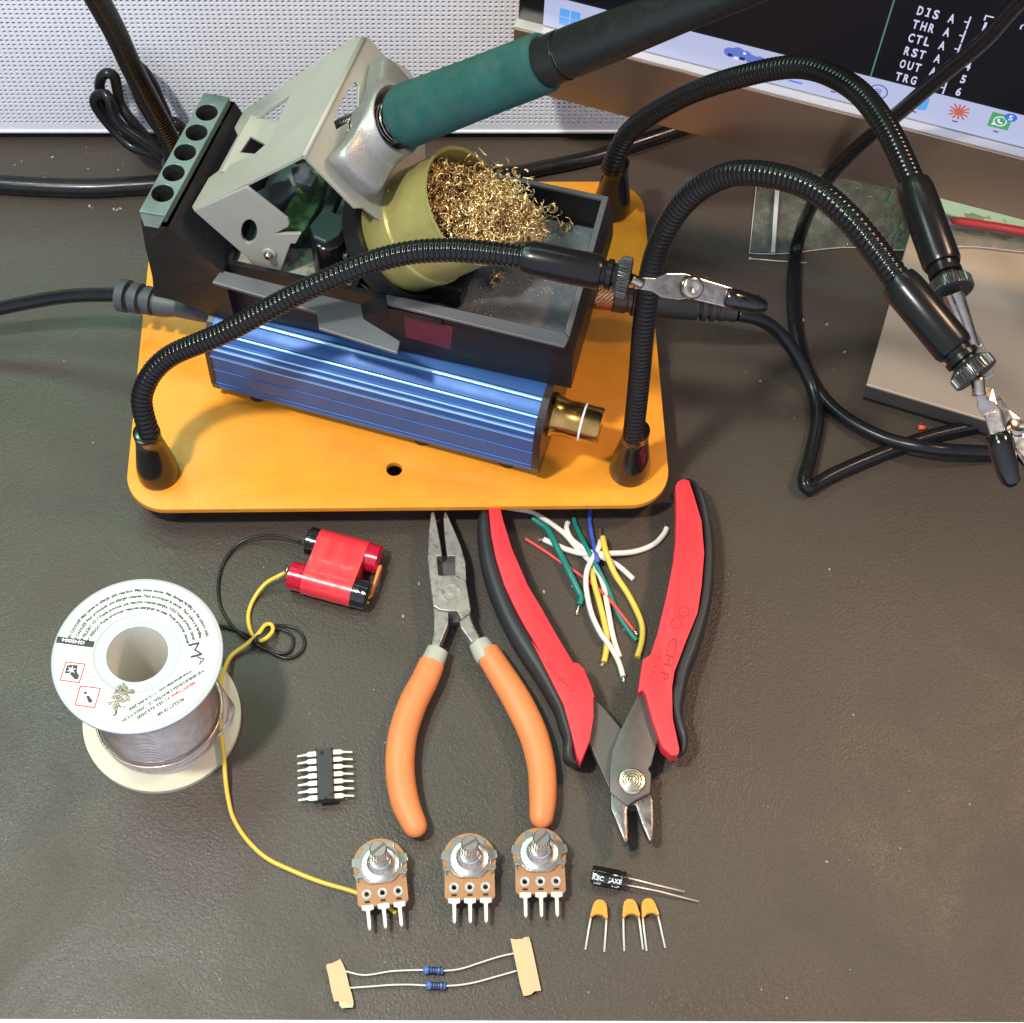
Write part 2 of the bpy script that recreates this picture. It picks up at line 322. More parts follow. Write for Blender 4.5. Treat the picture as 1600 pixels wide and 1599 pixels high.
        s.add([v.co.copy() for v in bm.verts], [[v.index for v in f.verts] for f in bm.faces], smooth); bm.free(); return s
    def build(s, name, mt, parent=None, org=(0,0,0), label=None, angle=None, mt2=None, pick=None):
        me = bpy.data.meshes.new(name)
        if parent is not None: o0 = ORG[parent.name]
        else: o0 = V(org)
        me.from_pydata([(p-o0)*S for p in s.v], [], s.f); me.polygons.foreach_set('use_smooth', s.sm)
        me.materials.append(M[mt] if isinstance(mt, str) else mt)
        if mt2: me.materials.append(M[mt2]); me.polygons.foreach_set('material_index', [1 if pick(i) else 0 for i in range(len(me.polygons))])
        me.validate()
        if angle: 
            me.polygons.foreach_set('use_smooth', [True]*len(me.polygons)); me.set_sharp_from_angle(angle=math.radians(angle))
        ob = bpy.data.objects.new(name, me); scn.collection.objects.link(ob); ORG[ob.name] = o0
        if parent is not None: ob.parent = parent
        else: ob.location = o0*S
        if label: ob['label'] = label
        return ob
def copy_tree(o, parent=None):
    c = o.copy(); scn.collection.objects.link(c); c.parent = parent
    if o.name in ORG: ORG[c.name] = ORG[o.name]
    for ch in [x for x in list(bpy.data.objects) if x.parent == o]: copy_tree(ch, c)
    return c
_tc = {}
def glyphs(txt, bold=0.0):                   # flat text mesh, unit em, origin left baseline
    key = (txt, bold)
    if key in _tc: return _tc[key]
    cu = bpy.data.curves.new('t', 'FONT'); cu.body = txt; cu.size = 1.0; cu.resolution_u = 3; cu.offset = bold
    ob = bpy.data.objects.new('t', cu); scn.collection.objects.link(ob)
    bpy.context.view_layer.update(); dg = bpy.context.evaluated_depsgraph_get()
    me = bpy.data.meshes.new_from_object(ob.evaluated_get(dg))
    vs = [v.co.copy() for v in me.vertices]; fs = [tuple(p.vertices) for p in me.polygons]
    bpy.data.objects.remove(ob); bpy.data.meshes.remove(me); bpy.data.curves.remove(cu)
    w = max([v.x for v in vs], default=0.5); _tc[key] = (vs, fs, w); return _tc[key]
def put_text(mb, txt, p, ex, ey, size, width=None, bold=0.0, sx=1.0):
    vs, fs, w = glyphs(txt, bold); ex = V(ex).normalized(); ey = V(ey).normalized()
    k = size*sx if width is None else width/w
    mb.add([V(p)+ex*(v.x*k)+ey*(v.y*size) for v in vs], fs, False); return mb
def arc_text(mb, txt, c, r, a0, a1, size, z):   # clockwise, tops outward
    vs, fs, w = glyphs(txt, 0.045); out = []
    for v in vs:
        a = a0+(a1-a0)*(v.x/w); rr = r+v.y*size
        out.append(V((c[0]+rr*math.cos(a), c[1]+rr*math.sin(a), z)))
    mb.add(out, fs, False)
def rot2(poly, z): return [V((p[0], p[1], z)) for p in poly]
def rrect(x0, x1, y0, y1, r, n=8):
    out = []
    for cx, cy, a0 in ((x1-r,y1-r,0),(x0+r,y1-r,90),(x0+r,y0+r,180),(x1-r,y0+r,270)):
        for i in range(n+1):
            a = math.radians(a0+90*i/n); out.append((cx+r*math.cos(a), cy+r*math.sin(a)))
    return out
def circ(c, r, n=24, z=0.0): return [V((c[0]+r*math.cos(2*math.pi*i/n), c[1]+r*math.sin(2*math.pi*i/n), z)) for i in range(n)]
# ================================================================== SETTING
mb = MB(); yF0 = W(0,1592).y; yF1 = W(1600,1597).y
sl = (yF1-yF0)/(W(1600,1597).x-W(0,1592).x)
def fy(x): return yF0+sl*(x-W(0,1592).x)
mb.slab([V((-60,fy(-60),0)), V((60,fy(60),0)), V((60,70,0)), V((-60,70,0))], 1.8)
d = mb.build('desk_top', 'desk'); tag(d, kind='structure')
mb = MB(); mb.slab([V((-60,fy(-60)-0.12,-0.02)), V((60,fy(60)-0.12,-0.02)), V((60,fy(60)-0.002,-0.02)), V((-60,fy(-60)-0.002,-0.02))], 1.7)
tag(mb.build('desk_edge', 'deskedge'), kind='structure')
mb = MB(); mb.box((0,0,-72), (400,400,1)); tag(mb.build('floor', 'floor'), kind='structure')

# ------------------------------------------------ perforated white panel
PY = W(0,207,0.5).y
t = thing('perforated_panel', 'white metal panel full of small punched holes standing upright behind the tools', 'panel', (-10,PY,0))
mb = MB(); sp = 0.2225; x0 = -30.0; nx = int((5.6-x0)/sp); z0 = 0.98; nz = 44; th = 0.10; hr = 0.072
for i in range(nx):
    for j in range(nz):
        cx = x0+(i+0.5)*sp; cz = z0+(j+0.5)*sp; h = sp/2
        O = [(-h,-h),(0,-h),(h,-h),(h,0),(h,h),(0,h),(-h,h),(-h,0)]
        I = [(hr*math.cos(math.radians(225+45*k)), hr*math.sin(math.radians(225+45*k))) for k in range(8)]
        vs = [(cx+a, PY, cz+b) for a, b in O]+[(cx+a, PY, cz+b) for a, b in I]+[(cx+a, PY+th, cz+b) for a, b in I]
        fs = [(k, (k+1) % 8, 8+(k+1) % 8, 8+k) for k in range(8)]+[(8+k, 8+(k+1) % 8, 16+(k+1) % 8, 16+k) for k in range(8)]
        mb.add(vs, fs, False)
xe = x0+nx*sp; ze = z0+nz*sp
mb.add([(x0,PY,0.50),(xe,PY,0.50),(xe,PY,z0),(x0,PY,z0),(x0,PY,ze),(xe,PY,ze),(xe,PY,ze+1.5),(x0,PY,ze+1.5)], [(0,1,2,3),(4,5,6,7)], False)
mb.build('punched_sheet', 'panel', t)
mb = MB(); mb.slab([V((x0,PY-0.06,0.64)), V((xe,PY-0.06,0.64)), V((xe,PY+1.2,0.64)), V((x0,PY+1.2,0.64))], 0.14, bevel=0.03)
mb.build('bottom_rim', 'panel', t)
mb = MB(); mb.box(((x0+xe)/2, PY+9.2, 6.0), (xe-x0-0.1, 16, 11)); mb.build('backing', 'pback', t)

# ------------------------------------------------ monitor
a19 = math.radians(-19.4)
mx = V((math.cos(a19), math.sin(a19), 0)); mn = V((math.sin(a19), -math.cos(a19), 0)); mz = V((0,0,1))
MO = W(800,137,6.0)
t = thing('monitor', 'computer monitor with brushed metal chin, dark screen and pale taskbar', 'monitor', (MO.x,MO.y,0))
def chinw(px, py): return (RP(px,py,MO,mn)-MO)
CH = chinw(797,44).z
LW = 34.0
def mp(u, w, d): return MO+mx*u+mz*w-mn*d          # d metres back from the chin face
mb = MB(); mb.slab([mp(-0.05,0,0), mp(LW,0,0), mp(LW,CH,0), mp(-0.05,CH,0)], 1.6, up=mn, bevel=0.05)
mb.build('chin', 'aluchin', t)
mb = MB(); mb.slab([mp(-0.04,CH+0.10,0.03), mp(LW,CH+0.10,0.03), mp(LW,CH+0.10,0.5), mp(-0.04,CH+0.10,0.5)], 0.095, up=mz, bevel=0.02)
mb.build('ledge', 'aluedge', t)
SD = 0.45; SP0 = mp(0,0,SD)
def MP(px, py, off=0.0): return RP(px, py, SP0+mn*off, mn)
def uw(px, py):
    q = MP(px,py)-MO; return q.dot(mx), q.z
mb = MB(); mb.slab([mp(0,CH+0.1,SD), mp(LW,CH+0.1,SD), mp(LW,30,SD), mp(0,30,SD)], 1.0, up=mn)
mb.build('bezel', 'bezel', t)
u0, wb = uw(849,38); _, wt = uw(889,0)
def sq(u0, w0, u1, w1, off): return [mp(u0,w0,SD-off), mp(u1,w0,SD-off), mp(u1,w1,SD-off), mp(u0,w1,SD-off)]
scr = MB().slab(sq(u0, wb, LW-0.8, 29.0, 0.01), 0.008, up=mn).build('screen', 'screen', t)
MB().slab(sq(u0, wb, LW-0.8, wt, 0.046), 0.008, up=mn).build('taskbar', 'taskbar', scr)
OFF = 0.054; TOF = 0.03
def blk(mb, u, w, du, dw, off=OFF): mb.slab([mp(u,w,SD-off), mp(u+du,w,SD-off), mp(u+du,w+dw,SD-off), mp(u,w+dw,SD-off)], 0.006, up=mn)
def uwpoly(mb, pts, off=OFF): mb.slab([mp(a,b,SD-off) for a, b in pts], 0.006, up=mn)
# start mark: four blue squares
mb = MB(); ua, wa = uw(874,35); ub, wb2 = uw(903,13); du = (ub-ua)/2; dw = (wb2-wa)/2 if wb2 > wa else 0.3
s4 = 0.36
for i in (0,1):
    for j in (0,1): blk(mb, ua+i*(s4+0.045), wa+0.02+j*(s4+0.045)-0.06, s4, s4)
mb.build('start_icon', 's_blue2', scr)
us, ws = uw(942,37); mb = MB(); R = [(us+0.17*math.cos(a), ws-0.02+0.17*math.sin(a)) for a in [2*math.pi*k/16 for k in range(16)]]; r2 = [(us+(p[0]-us)*0.7, ws-0.02+(p[1]-ws+0.02)*0.7) for p in R]
for k in range(16): uwpoly(mb, [R[k], R[(k+1) % 16], r2[(k+1) % 16], r2[k]])
mb.build('search_icon', 's_black', scr)
# text column
mb = MB(); zx = lambda x, y: (1380+x/7.27, y/7.27)
uT, w1 = uw(*zx(375,155)); _, w4 = uw(*zx(235,612)); rowh = (w1-w4)/3
uA, _ = uw(*zx(735,235)); adv = (uA-uT)/4
rows = ['DIS A', 'THR A', 'CTL A', 'RST A', 'OUT A', 'TRG A']
for r, s_ in enumerate(rows):
    w = w1-r*rowh
    for k, chh in enumerate(s_):
        if chh != ' ':
            p = mp(uT+k*adv, w, SD-TOF); 
            if chh == 'I':
                blk(mb, uT+(k+0.32)*adv, w, 0.055, rowh*0.60, TOF); blk(mb, uT+(k+0.10)*adv, w, 0.5*adv, 0.05, TOF+0.002); blk(mb, uT+(k+0.10)*adv, w+rowh*0.60-0.05, 0.5*adv, 0.05, TOF+0.004)
            else: put_text(mb, chh, p, mx, mz, rowh*0.86, width=adv*0.74, bold=0.028)
    uj = uT+6.4*adv
    blk(mb, uj, w-0.18*rowh, 0.05, rowh*0.9, TOF); blk(mb, uj-0.45*adv, w+0.25*rowh, 0.45*adv-0.01, 0.05, TOF)
    put_text(mb, str(r+1), mp(uT+8*adv, w, SD-TOF), mx, mz, rowh*0.84, width=adv*0.66, bold=0.028)
wtop = w1+rowh*0.95
blk(mb, uT+8.1*adv, wtop-0.25*rowh, 0.05, rowh*0.38, TOF); blk(mb, uT+8.1*adv+0.06, wtop+0.13*rowh-0.05, 2.2*adv, 0.05, TOF)
blk(mb, uT+12.6*adv, wtop-0.25*rowh, 0.05, rowh*0.3, TOF); blk(mb, uT+12.6*adv+0.06, wtop+0.13*rowh-0.05, 5*adv, 0.05, TOF)
mb.build('screen_text', 's_text', scr)
mb = MB(); ug, wg = uw(1363,107); blk(mb, ug, wt, 0.05, 29-wt, 0.028); mb.build('divider_line', 's_green', scr)
# taskbar symbols
mb = MB(); uc, wc = uw(1165,88)
for k in range(5): uwpoly(mb, [(uc-0.55+k*0.27+0.24*math.cos(a), wc+0.05+0.10*math.sin(k*1.4)+0.22*math.sin(a)) for a in [2*math.pi*j/12 for j in range(12)]], OFF+0.002*k)
mb.build('cloud_icon', 's_cloud', scr)
for k, (a_, b_, w_, h_, m_) in enumerate(((-0.62,-0.12,0.16,0.12,'s_black'),(-0.2,-0.16,0.2,0.13,'s_black'),(-0.38,-0.2,0.14,0.1,'s_white'),(-0.1,0.12,0.1,0.1,'s_white'))):
    mb = MB(); blk(mb, uc+a_, wc+b_, w_, h_, OFF+0.014); mb.build('icon_detail', m_, scr)
mb = MB(); uu, wu = uw(1243,128); blk(mb, uu-0.24, wu, 0.48, 0.07); mb.build('active_mark', 's_blue', scr)
for px_, py_ in ((1302,143),(1428,174),(1492,189),(1556,205)):
    uu, wu = uw(px_,py_); mb = MB(); blk(mb, uu-0.09, wu, 0.18, 0.05); mb.build('running_mark', 's_black', scr)
mb = MB(); uu, wu = uw(1373,142)
for k in range(24):
    a, b = 2*math.pi*k/24, 2*math.pi*(k+1)/24
    uwpoly(mb, [(uu+0.33*math.cos(a), wu+0.33*math.sin(a)), (uu+0.33*math.cos(b), wu+0.33*math.sin(b)), (uu+0.29*math.cos(b), wu+0.29*math.sin(b)), (uu+0.29*math.cos(a), wu+0.29*math.sin(a))])
for k in (-1,0,1): blk(mb, uu-0.12, wu+k*0.09, 0.22, 0.03)
mb.build('ring_icon', 's_dkblue', scr)
mb = MB(); uu, wu = uw(1439,162)
uwpoly(mb, [(uu-0.02,wu-0.28),(uu+0.24,wu-0.18),(uu+0.24,wu+0.34),(uu+0.10,wu+0.40),(uu-0.06,wu-0.1)]); uwpoly(mb, [(uu-0.32,wu+0.0),(uu-0.24,wu+0.08),(uu+0.02,wu-0.14),(uu-0.04,wu-0.27)], OFF+0.004)
mb.build('ribbon_icon', 's_blue2', scr)
mb = MB(); uu, wu = uw(1499,173)
for k in range(12):
    a = 2*math.pi*k/12+0.15; L_ = 0.34+0.05*((k*5) % 3)*0.5; c, s_ = math.cos(a), math.sin(a)
    uwpoly(mb, [(uu-s_*0.035, wu+c*0.035), (uu+s_*0.035, wu-c*0.035), (uu+c*L_+s_*0.03, wu+s_*L_-c*0.03), (uu+c*L_-s_*0.03, wu+s_*L_+c*0.03)], OFF+0.001*k)
mb.build('starburst_icon', 's_red', scr)
mb = MB(); uu, wu = uw(1563,188); blk(mb, uu-0.36, wu-0.34, 0.72, 0.68); ph = mb.build('phone_icon', 's_phone', scr)
mb = MB()
for k in range(20):
    a, b = 2*math.pi*k/20, 2*math.pi*(k+1)/20
    uwpoly(mb, [(uu+0.23*math.cos(a), wu+0.23*math.sin(a)), (uu+0.23*math.cos(b), wu+0.23*math.sin(b)), (uu+0.19*math.cos(b), wu+0.19*math.sin(b)), (uu+0.19*math.cos(a), wu+0.19*math.sin(a))], OFF+0.008)
uwpoly(mb, [(uu-0.24,wu-0.25),(uu-0.10,wu-0.20),(uu-0.21,wu-0.08)], OFF+0.008)
uwpoly(mb, [(uu-0.10,wu+0.10),(uu-0.03,wu+0.11),(uu-0.03,wu+0.02),(uu+0.03,wu-0.04),(uu+0.10,wu-0.03),(uu+0.10,wu-0.10),(uu+0.0,wu-0.10),(uu-0.10,wu+0.0)], OFF+0.009)
mb.build('phone_outline', 's_white', scr)
mb = MB(); ud, wd_ = uw(1580,182); uwpoly(mb, [(ud+0.22*math.cos(a), wd_+0.19*math.sin(a)) for a in [2*math.pi*j/20 for j in range(20)]], OFF+0.014); mb.build('badge', 's_blue', scr)
mb = MB(); put_text(mb, '5', mp(ud-0.08, wd_-0.12, SD-OFF-0.017), mx, mz, 0.32, bold=0.02); mb.build('badge_number', 's_white', scr)
# stand base: slab on the desk
B0 = W(1354,601,1.15); bx = V((math.cos(math.radians(-20.8)), math.sin(math.radians(-20.8)), 0)); by = V((-bx.y, bx.x, 0))
def bp_(a, b, z): return V((B0.x,B0.y,0))+bx*a+by*b+V((0,0,z))
sb = MB().slab([bp_(0,0,1.15), bp_(22,0,1.15), bp_(22,13,1.15), bp_(0,13,1.15)], 0.14, bevel=0.04).build('stand_base', 'alu', t)
MB().slab([bp_(0.04,0.04,1.005), bp_(21.96,0.04,1.005), bp_(21.96,12.96,1.005), bp_(0.04,12.96,1.005)], 0.72).build('base_side', 'footdark', sb)
MB().slab([bp_(0.1,0.12,0.28), bp_(21.9,0.12,0.28), bp_(21.9,12.8,0.28), bp_(0.1,12.8,0.28)], 0.279).build('base_foot', 'rubber', sb)
MB().slab([bp_(9,9.5,12), bp_(17,9.5,12), bp_(17,10.7,12), bp_(9,10.7,12)], 10.84).build('stand_neck', 'alu', t)

# ================================================================== HELPING-HANDS STAND
hp = thing('helping_hands_stand', 'yellow painted metal plate carrying four black flexible gooseneck arms with clips', 'soldering helper', (-4.05,6.7,0))
PX0, PX1, PY0, PY1 = -13.68, 5.60, -0.62, 14.3
hc = W(616,733,1.5)
mb = MB(); mb.slab(rot2(rrect(PX0,PX1,PY0,PY1,1.45,10), 1.5), 0.27, holes=[circ(hc,0.285,24,1.5)], bevel=0.07, bseg=3)
mb.build('base_plate', 'yellow', hp, angle=50)
for fx, fy_ in ((-12.25,0.72),(4.15,0.72),(4.15,12.9),(-12.25,12.9)):
    MB().lathe([(0.0,0),(0.92,0),(1.0,0.1),(1.0,1.0),(0.92,1.2),(0,1.2)], (fx,fy_,0.01)).build('rubber_foot', 'rubber', hp, angle=40)
def arm(pts, sleeve_end, clipdir, nut_r=0.62, mount=True, sl_r=0.53):
    P = [V(p) for p in pts]; base = V((P[0].x, P[0].y, 1.5))
    if mount:
        MB().lathe([(0.72,0),(0.74,0.10),(0.72,0.55),(0.60,1.3),(0.49,2.0),(0.44,2.45),(0.47,2.5),(0.47,2.72),(0.36,2.74)], base, V((0,0,1)), 32).build('arm_mount', 'gloss', hp, angle=45)
    path = resample(cr([base+V((0,0,2.5))]+P[1:], 24), 0.03)
    rad = [0.326+0.046*abs(math.cos(math.pi*i*0.03/0.18))**0.7 for i in range(len(path))]
    MB().tube(path, rad, 18).build('gooseneck', 'goose', hp)
    if sleeve_end is None: return
    a = path[-1]; e = V(sleeve_end); dr = (e-a).normalized(); L = (e-a).length
    a0 = a-dr*0.15
    sl = MB().lathe([(0.40,0),(0.47,0.02),(sl_r-0.02,0.18),(sl_r,0.35),(sl_r,L-0.15),(sl_r-0.05,L-0.02),(0.40,L),(0.38,L+0.12),(0.46,L+0.16),(0.46,L+0.30),(0.36,L+0.34),(0.36,L+0.45)], a0, dr, 36).build('sleeve', 'satin', hp, angle=40)
    # knurled nut
    nb = a0+dr*(L+0.40); mbn = MB(); u = dr.orthogonal().normalized(); w_ = dr.cross(u); seg = 144; R = []
    for r_, h in ((0.42,0),(nut_r-0.06,0.10),(nut_r,0.16),(nut_r,0.40),(nut_r-0.05,0.44),(0.3,0.46)):
        R.append([nb+dr*h+(u*math.cos(2*math.pi*j/seg)+w_*math.sin(2*math.pi*j/seg))*(r_-(0.045 if (j % 4 < 2 and h in (0.16,0.40)) else 0)) for j in range(seg)])
    mbn.rings(R); nut = mbn.build('thumb_nut', 'knurl', hp, angle=25)
    return nb+dr*0.45
def clip(p, jaws, boot=True, k=1.0, rivet=True):
    """alligator clip: p start, jaws = list of points: neck end, blade end, jaw end, tip"""
    n0, n1, n2, n3 = [V(q) for q in jaws]
    c = MB().tube(cr([p, n0], 4), 0.17, 12).build('clip_neck', 'chrome', hp)
    vd = (n3-p).normalized(); side = vd.cross(CAM-n1).normalized(); upn = side.cross(vd).normalized()
    if upn.dot(CAM-n1) < 0: upn = -upn
    b1 = MB(); hw = [h_*k for h_ in (0.17,0.20,0.36,0.40,0.34)]; ts = [0,0.25,0.45,0.8,1.0]; top = []; bot = []
    for tt, h in zip(ts, hw):
        q = n0.lerp(n1, tt)-vd*(0.2 if tt == 0 else 0); top.append(q+side*h); bot.append(q-side*h)
    b1.slab(top+bot[::-1], 0.16, up=upn, bevel=0.025); b1.build('clip_blade', 'chrome', hp)
    b2 = MB(); prof = [n1+side*0.34*k-vd*0.1, n2+side*0.30*k, n2-side*0.30*k, n1-side*0.34*k-vd*0.1]
    b2.slab([q+upn*0.12 for q in prof], 0.45, up=upn, bevel=0.04, bseg=2); b2.build('clip_jaw', 'chrome', hp)
    if rivet: MB().lathe([(0.33,0),(0.36,0.04),(0.34,0.12),(0.26,0.18),(0.12,0.16),(0.05,0.10)], n1+upn*0.06, upn, 24).build('clip_rivet', 'chrome', hp, angle=50)
    if boot:
        bt = MB(); L = (n3-n2).length; dr = (n3-n2).normalized()
        bt.lathe([(0.20,-0.25),(0.30,-0.2),(0.33,0.1),(0.31,L*0.6),(0.24,L*0.88),(0.12,L*0.98),(0.0,L)], n2, dr, 20); bt.build('clip_boot', 'gloss', hp, angle=60)
# front left arm, sweeping over the station
AB = W(248,740,1.5)
pA = [AB, AB+V((-0.05,0.15,4.0-1.5)), W(222,618,5.6), W(258,562,7.0), W(350,520,8.6), W(480,452,10.6), W(600,404,12.0), W(700,391,12.8), W(825,403,13.4)]
pA[1] = W(233,678,4.2); 
pe = W(948,428,13.4); q = arm(pA, pe, None)
clip(q, [W(1003,444,13.2), W(1080,449,12.8), W(1142,466,12.4), W(1200,480,12.0)])
# front right arm
BB = W(983,735,1.5)
pB = [BB, W(990,680,4.1), W(998,600,6.6), W(1008,490,9.9), W(1024,400,12.2), W(1058,330,14.2), W(1110,285,15.8), W(1170,270,17.0), W(1260,290,18.0), W(1330,345,18.4), W(1408,445,18.4)]
q = arm(pB, W(1500,556,18.0), None)
clip(q, [W(1530,618,17.6), W(1552,650,17.3), W(1562,690,17.0), W(1582,762,16.4)], k=0.62, rivet=False)
mbx = MB().slab([W(1532,600,17.3), W(1552,606,17.3), W(1578,640,17.2), W(1640,690,17.0), W(1640,760,16.9), W(1598,722,16.9), W(1570,680,17.0), W(1540,640,17.2)], 0.14, bevel=0.03).build('clip_lever', 'chrome', hp)
MB().lathe([(0.24,0),(0.26,0.04),(0.2,0.12),(0.1,0.08)], W(1588,668,17.15), (0,0,1), 24).build('clip_rivet', 'chrome', hp, angle=50)
# rear right arm
CB = V((4.27,12.9,1.5))
pC = [CB, CB+V((0,0,2.6)), W(955,262,5.6), W(985,205,7.6), W(1060,155,10.2), W(1150,122,12.8), W(1250,105,14.8), W(1330,135,16.0), W(1385,200,16.8), W(1430,295,17.2)]
q = arm(pC, W(1476,424,17.0), None)
clip(q, [W(1500,500,16.4), W(1528,545,16.0), W(1545,590,15.6), W(1562,625,15.2)], boot=False, k=0.5, rivet=False)
MB().lathe([(0.30,0),(0.27,0.5),(0.2,1.5),(0.12,1.7)], q, (W(1515,530,16.2)-q).normalized(), 20).build('clip_ferrule', 'chrome', hp, angle=40)
# rear left arm
DB = V((-12.5,12.9,1.5))
pD = [DB, DB+V((0,0,2.6)), W(268,225,5.6), W(240,170,8.0), W(208,110,11.0), W(180,50,14.0), W(150,-5,17.0), W(120,-60,20.0), W(100,-110,22.5)]
arm(pD, None, None)
# ================================================================== SOLDERING STATION (stand, rack, cup)
K = 0.9165                                  # the stand sits on top of the blue control box
def zs(z): return 5.7+(z-1.5)*K
def KP(prof): return [(r*K, h*K) for r, h in prof]
a_s = math.radians(15.5); SO = V((1.60,1.62,0)); su = V((-math.cos(a_s), math.sin(a_s), 0)); sv = V((math.sin(a_s), math.cos(a_s), 0))
def L(u, v, z): return SO+su*u*K+sv*v*K+V((0,0,zs(z)))
st = thing('iron_stand', 'black soldering iron stand with five hole tool rack, bent metal bracket and brass cup', 'iron stand', (-4.5,6,5.7))
def rect(u0,u1,v0,v1,z): return [L(u0,v0,z),L(u1,v0,z),L(u1,v1,z),L(u0,v1,z)]
mb = MB()
mb.rings([rect(-0.30,15.9,-0.02,7.4,1.52), rect(-0.22,15.7,0.0,7.1,3.4), rect(0.0,15.4,0.0,6.6,4.55)], caps=False, smooth=False)
mb.rings([rect(0.0,15.4,0.0,6.6,4.55), rect(0.34,8.2,0.30,6.28,4.552), rect(0.36,8.1,0.36,6.2,3.10)], caps=False, smooth=False)
k = len(mb.v); mb.add(rect(8.1,15.4,0.0,6.6,4.1)+rect(8.1,15.4,0.0,6.6,2.0), [(0,1,2,3)], False)
# deck: tray opening right, closed deck on the left
mb2 = MB()
mb2.rings([rect(-0.30,15.9,-0.02,7.4,1.52), rect(-0.22,15.7,0.0,7.1,3.4), rect(0.0,15.4,0.0,6.6,4.55), rect(0.20,15.3,0.20,6.40,4.55), rect(0.26,15.2,0.26,6.32,3.10)], caps=True, smooth=False)
mb2.build('base_tray', 'stplast', st)
MB().slab(rect(0.36,9.0,0.36,6.2,3.16), 0.04).build('tray_floor', 'stdusty', st)
MB().slab(rect(7.9,8.15,0.34,6.24,4.3), 1.1, bevel=0.02).build('divider', 'stplast', st)
MB().slab(rect(8.2,15.0,0.36,6.2,3.75), 0.5).build('deck', 'stdusty', st)
def pp(pts, z): return [W(x,y,zs(z)) for x, y in pts]
for poly in ([L(-0.02,-0.02,4.66),L(-0.02,6.62,4.66),L(0.20,6.42,4.66),L(0.20,0.2,4.66)], [L(-0.02,6.62,4.66),L(8.0,6.62,4.66),L(8.0,6.42,4.66),L(0.20,6.42,4.66)]):
    MB().slab(poly, 0.12, bevel=0.02).build('rim', 'lip', st)
MB().slab(pp([(603,459),(884,520),(889,529),(882,542),(605,475)], 4.62), 0.12, bevel=0.03).build('front_lip', 'lip', st)
MB().slab(pp([(345,422),(564,476),(568,498),(625,533),(621,552),(498,513),(495,488),(331,441)], 4.60), 0.14, bevel=0.03).build('front_ledge', 'lip', st)
MB().slab(pp([(563,477),(603,459),(606,484),(569,499)], 4.57), 0.5, bevel=0.02).build('ledge_step', 'stplast', st)
# red reflection in the glossy front wall, put in as a dull red plate
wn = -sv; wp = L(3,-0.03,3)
MB().slab([RP(x,y,wp,wn) for x,y in [(631,492),(708,511),(704,546),(634,527)]], 0.02, up=wn).build('red_reflection', mat('reflected_red', (0.10,0.012,0.02), 0.45, bump=(12,0.4,0.01)), st, label='dull red reflection on the front wall')
# tool rack
top = [V((-12.12,5.09,10.7)), V((-11.28,4.90,10.7)), V((-9.51,9.98,10.7)), V((-10.37,10.18,10.7))]
mb = MB(); bot = [V((-12.37,5.56,5.75)), V((-9.57,4.28,5.75)), V((-8.10,9.64,5.75)), V((-10.58,10.83,5.75))]; mid = [V((-12.27,5.33,8.63)), V((-9.66,4.28,8.54)), V((-8.38,9.55,8.54)), V((-10.49,10.56,8.63))]
sh = [top[0]+V((0.02,-0.14,-0.35)), top[1]+V((0.05,-0.18,-0.35)), top[2]+V((0.12,0.12,-0.35)), top[3]+V((-0.05,0.12,-0.35))]
mb.rings([bot, mid, sh], caps=False, smooth=False)
rk = mb.build('tool_rack', 'stplast', st)
hs = []
for px_, py_ in ((323,176),(307,207),(289,238),(271,270),(254,302)):
    c = W(px_,py_,10.7); hs.append(circ(c, 0.36, 28, 10.7))
inner = top
MB().slab(inner, 0.34, holes=hs, bevel=0.02).build('rack_top', 'racktop', rk)
mb = MB()
for h in hs: 
    mb.rings([[p+V((0,0,-0.02)) for p in h], [p+V((0,0,-1.6)) for p in h]], caps=False)
mb.slab([p+V((0,0,-1.1)) for p in top], 0.05); mb.build('rack_socket', 'dark', rk)
MB().slab([W(x,y,10.62) for x, y in [(218,331),(258,338),(248,356),(225,352)]], 0.05, bevel=0.01).build('rack_bevel', 'lip', rk)
# iron axis
G0 = W(633,182,zs(10.0)); G2 = W(1010,36,19.4); ax = (G2-G0).normalized()
bx_ = ax.cross(V((0,0,1))).normalized()      # towards the viewer
cx_ = bx_.cross(ax).normalized()             # up
if cx_.z < 0: cx_ = -cx_
if bx_.y > 0: bx_ = -bx_
C0 = G0-ax*0.7*K
P2o = C0-ax*1.30*K
# bracket planes
C1 = RP(474,242,P2o,ax); C2 = RP(568,57,P2o,ax); cre = (C2-C1).normalized()
n1 = cre.cross(ax).normalized(); n1 = n1 if n1.z > 0 else -n1
def q1(pts): return [RP(x,y,C1,n1) for x, y in pts]
def q2(pts): return [RP(x,y,P2o,ax) for x, y in pts]
T1 = RP(302,328,C1,n1)
mb = MB(); mb.slab(q1([(474,242),(302,328),(300,323),(326,278),(341,267),(371,212),(366,200),(381,172),(553,58),(568,57)]), 0.12, up=n1,
   holes=[q1([(453,148),(436,185),(423,220),(410,236),(354,259),(372,222),(386,196),(418,172)])], bevel=0.02)
br = mb.build('bracket', 'sheet', st)
mb = MB(); mb.slab(q2([(474,242),(568,57),(576,58),(602,88),(640,110),(662,150),(665,250),(614,316),(612,343),(600,347),(569,325),(556,325)]), 0.12, up=ax,
   holes=[q2([(556,128),(561,134),(560,178),(548,190),(526,203),(522,190),(531,165),(547,137)])], bevel=0.02)
mb.build('holder_plate', 'sheet', br)
MB().tube([C1-cre*0.02-n1*0.07-ax*0.05, C2+cre*0.0-n1*0.07-ax*0.05], 0.09, 12).build('fold', 'sheet', br)
Bp = W(425,433,zs(3.8)); n3 = (RP(385,291,C1,n1)-T1).cross(Bp-T1).normalized(); n3 = n3 if n3.dot(CAM-T1) > 0 else -n3
T1b = T1-n1*0.13
def q3(pts): return [RP(x,y,T1b,n3) for x, y in pts]
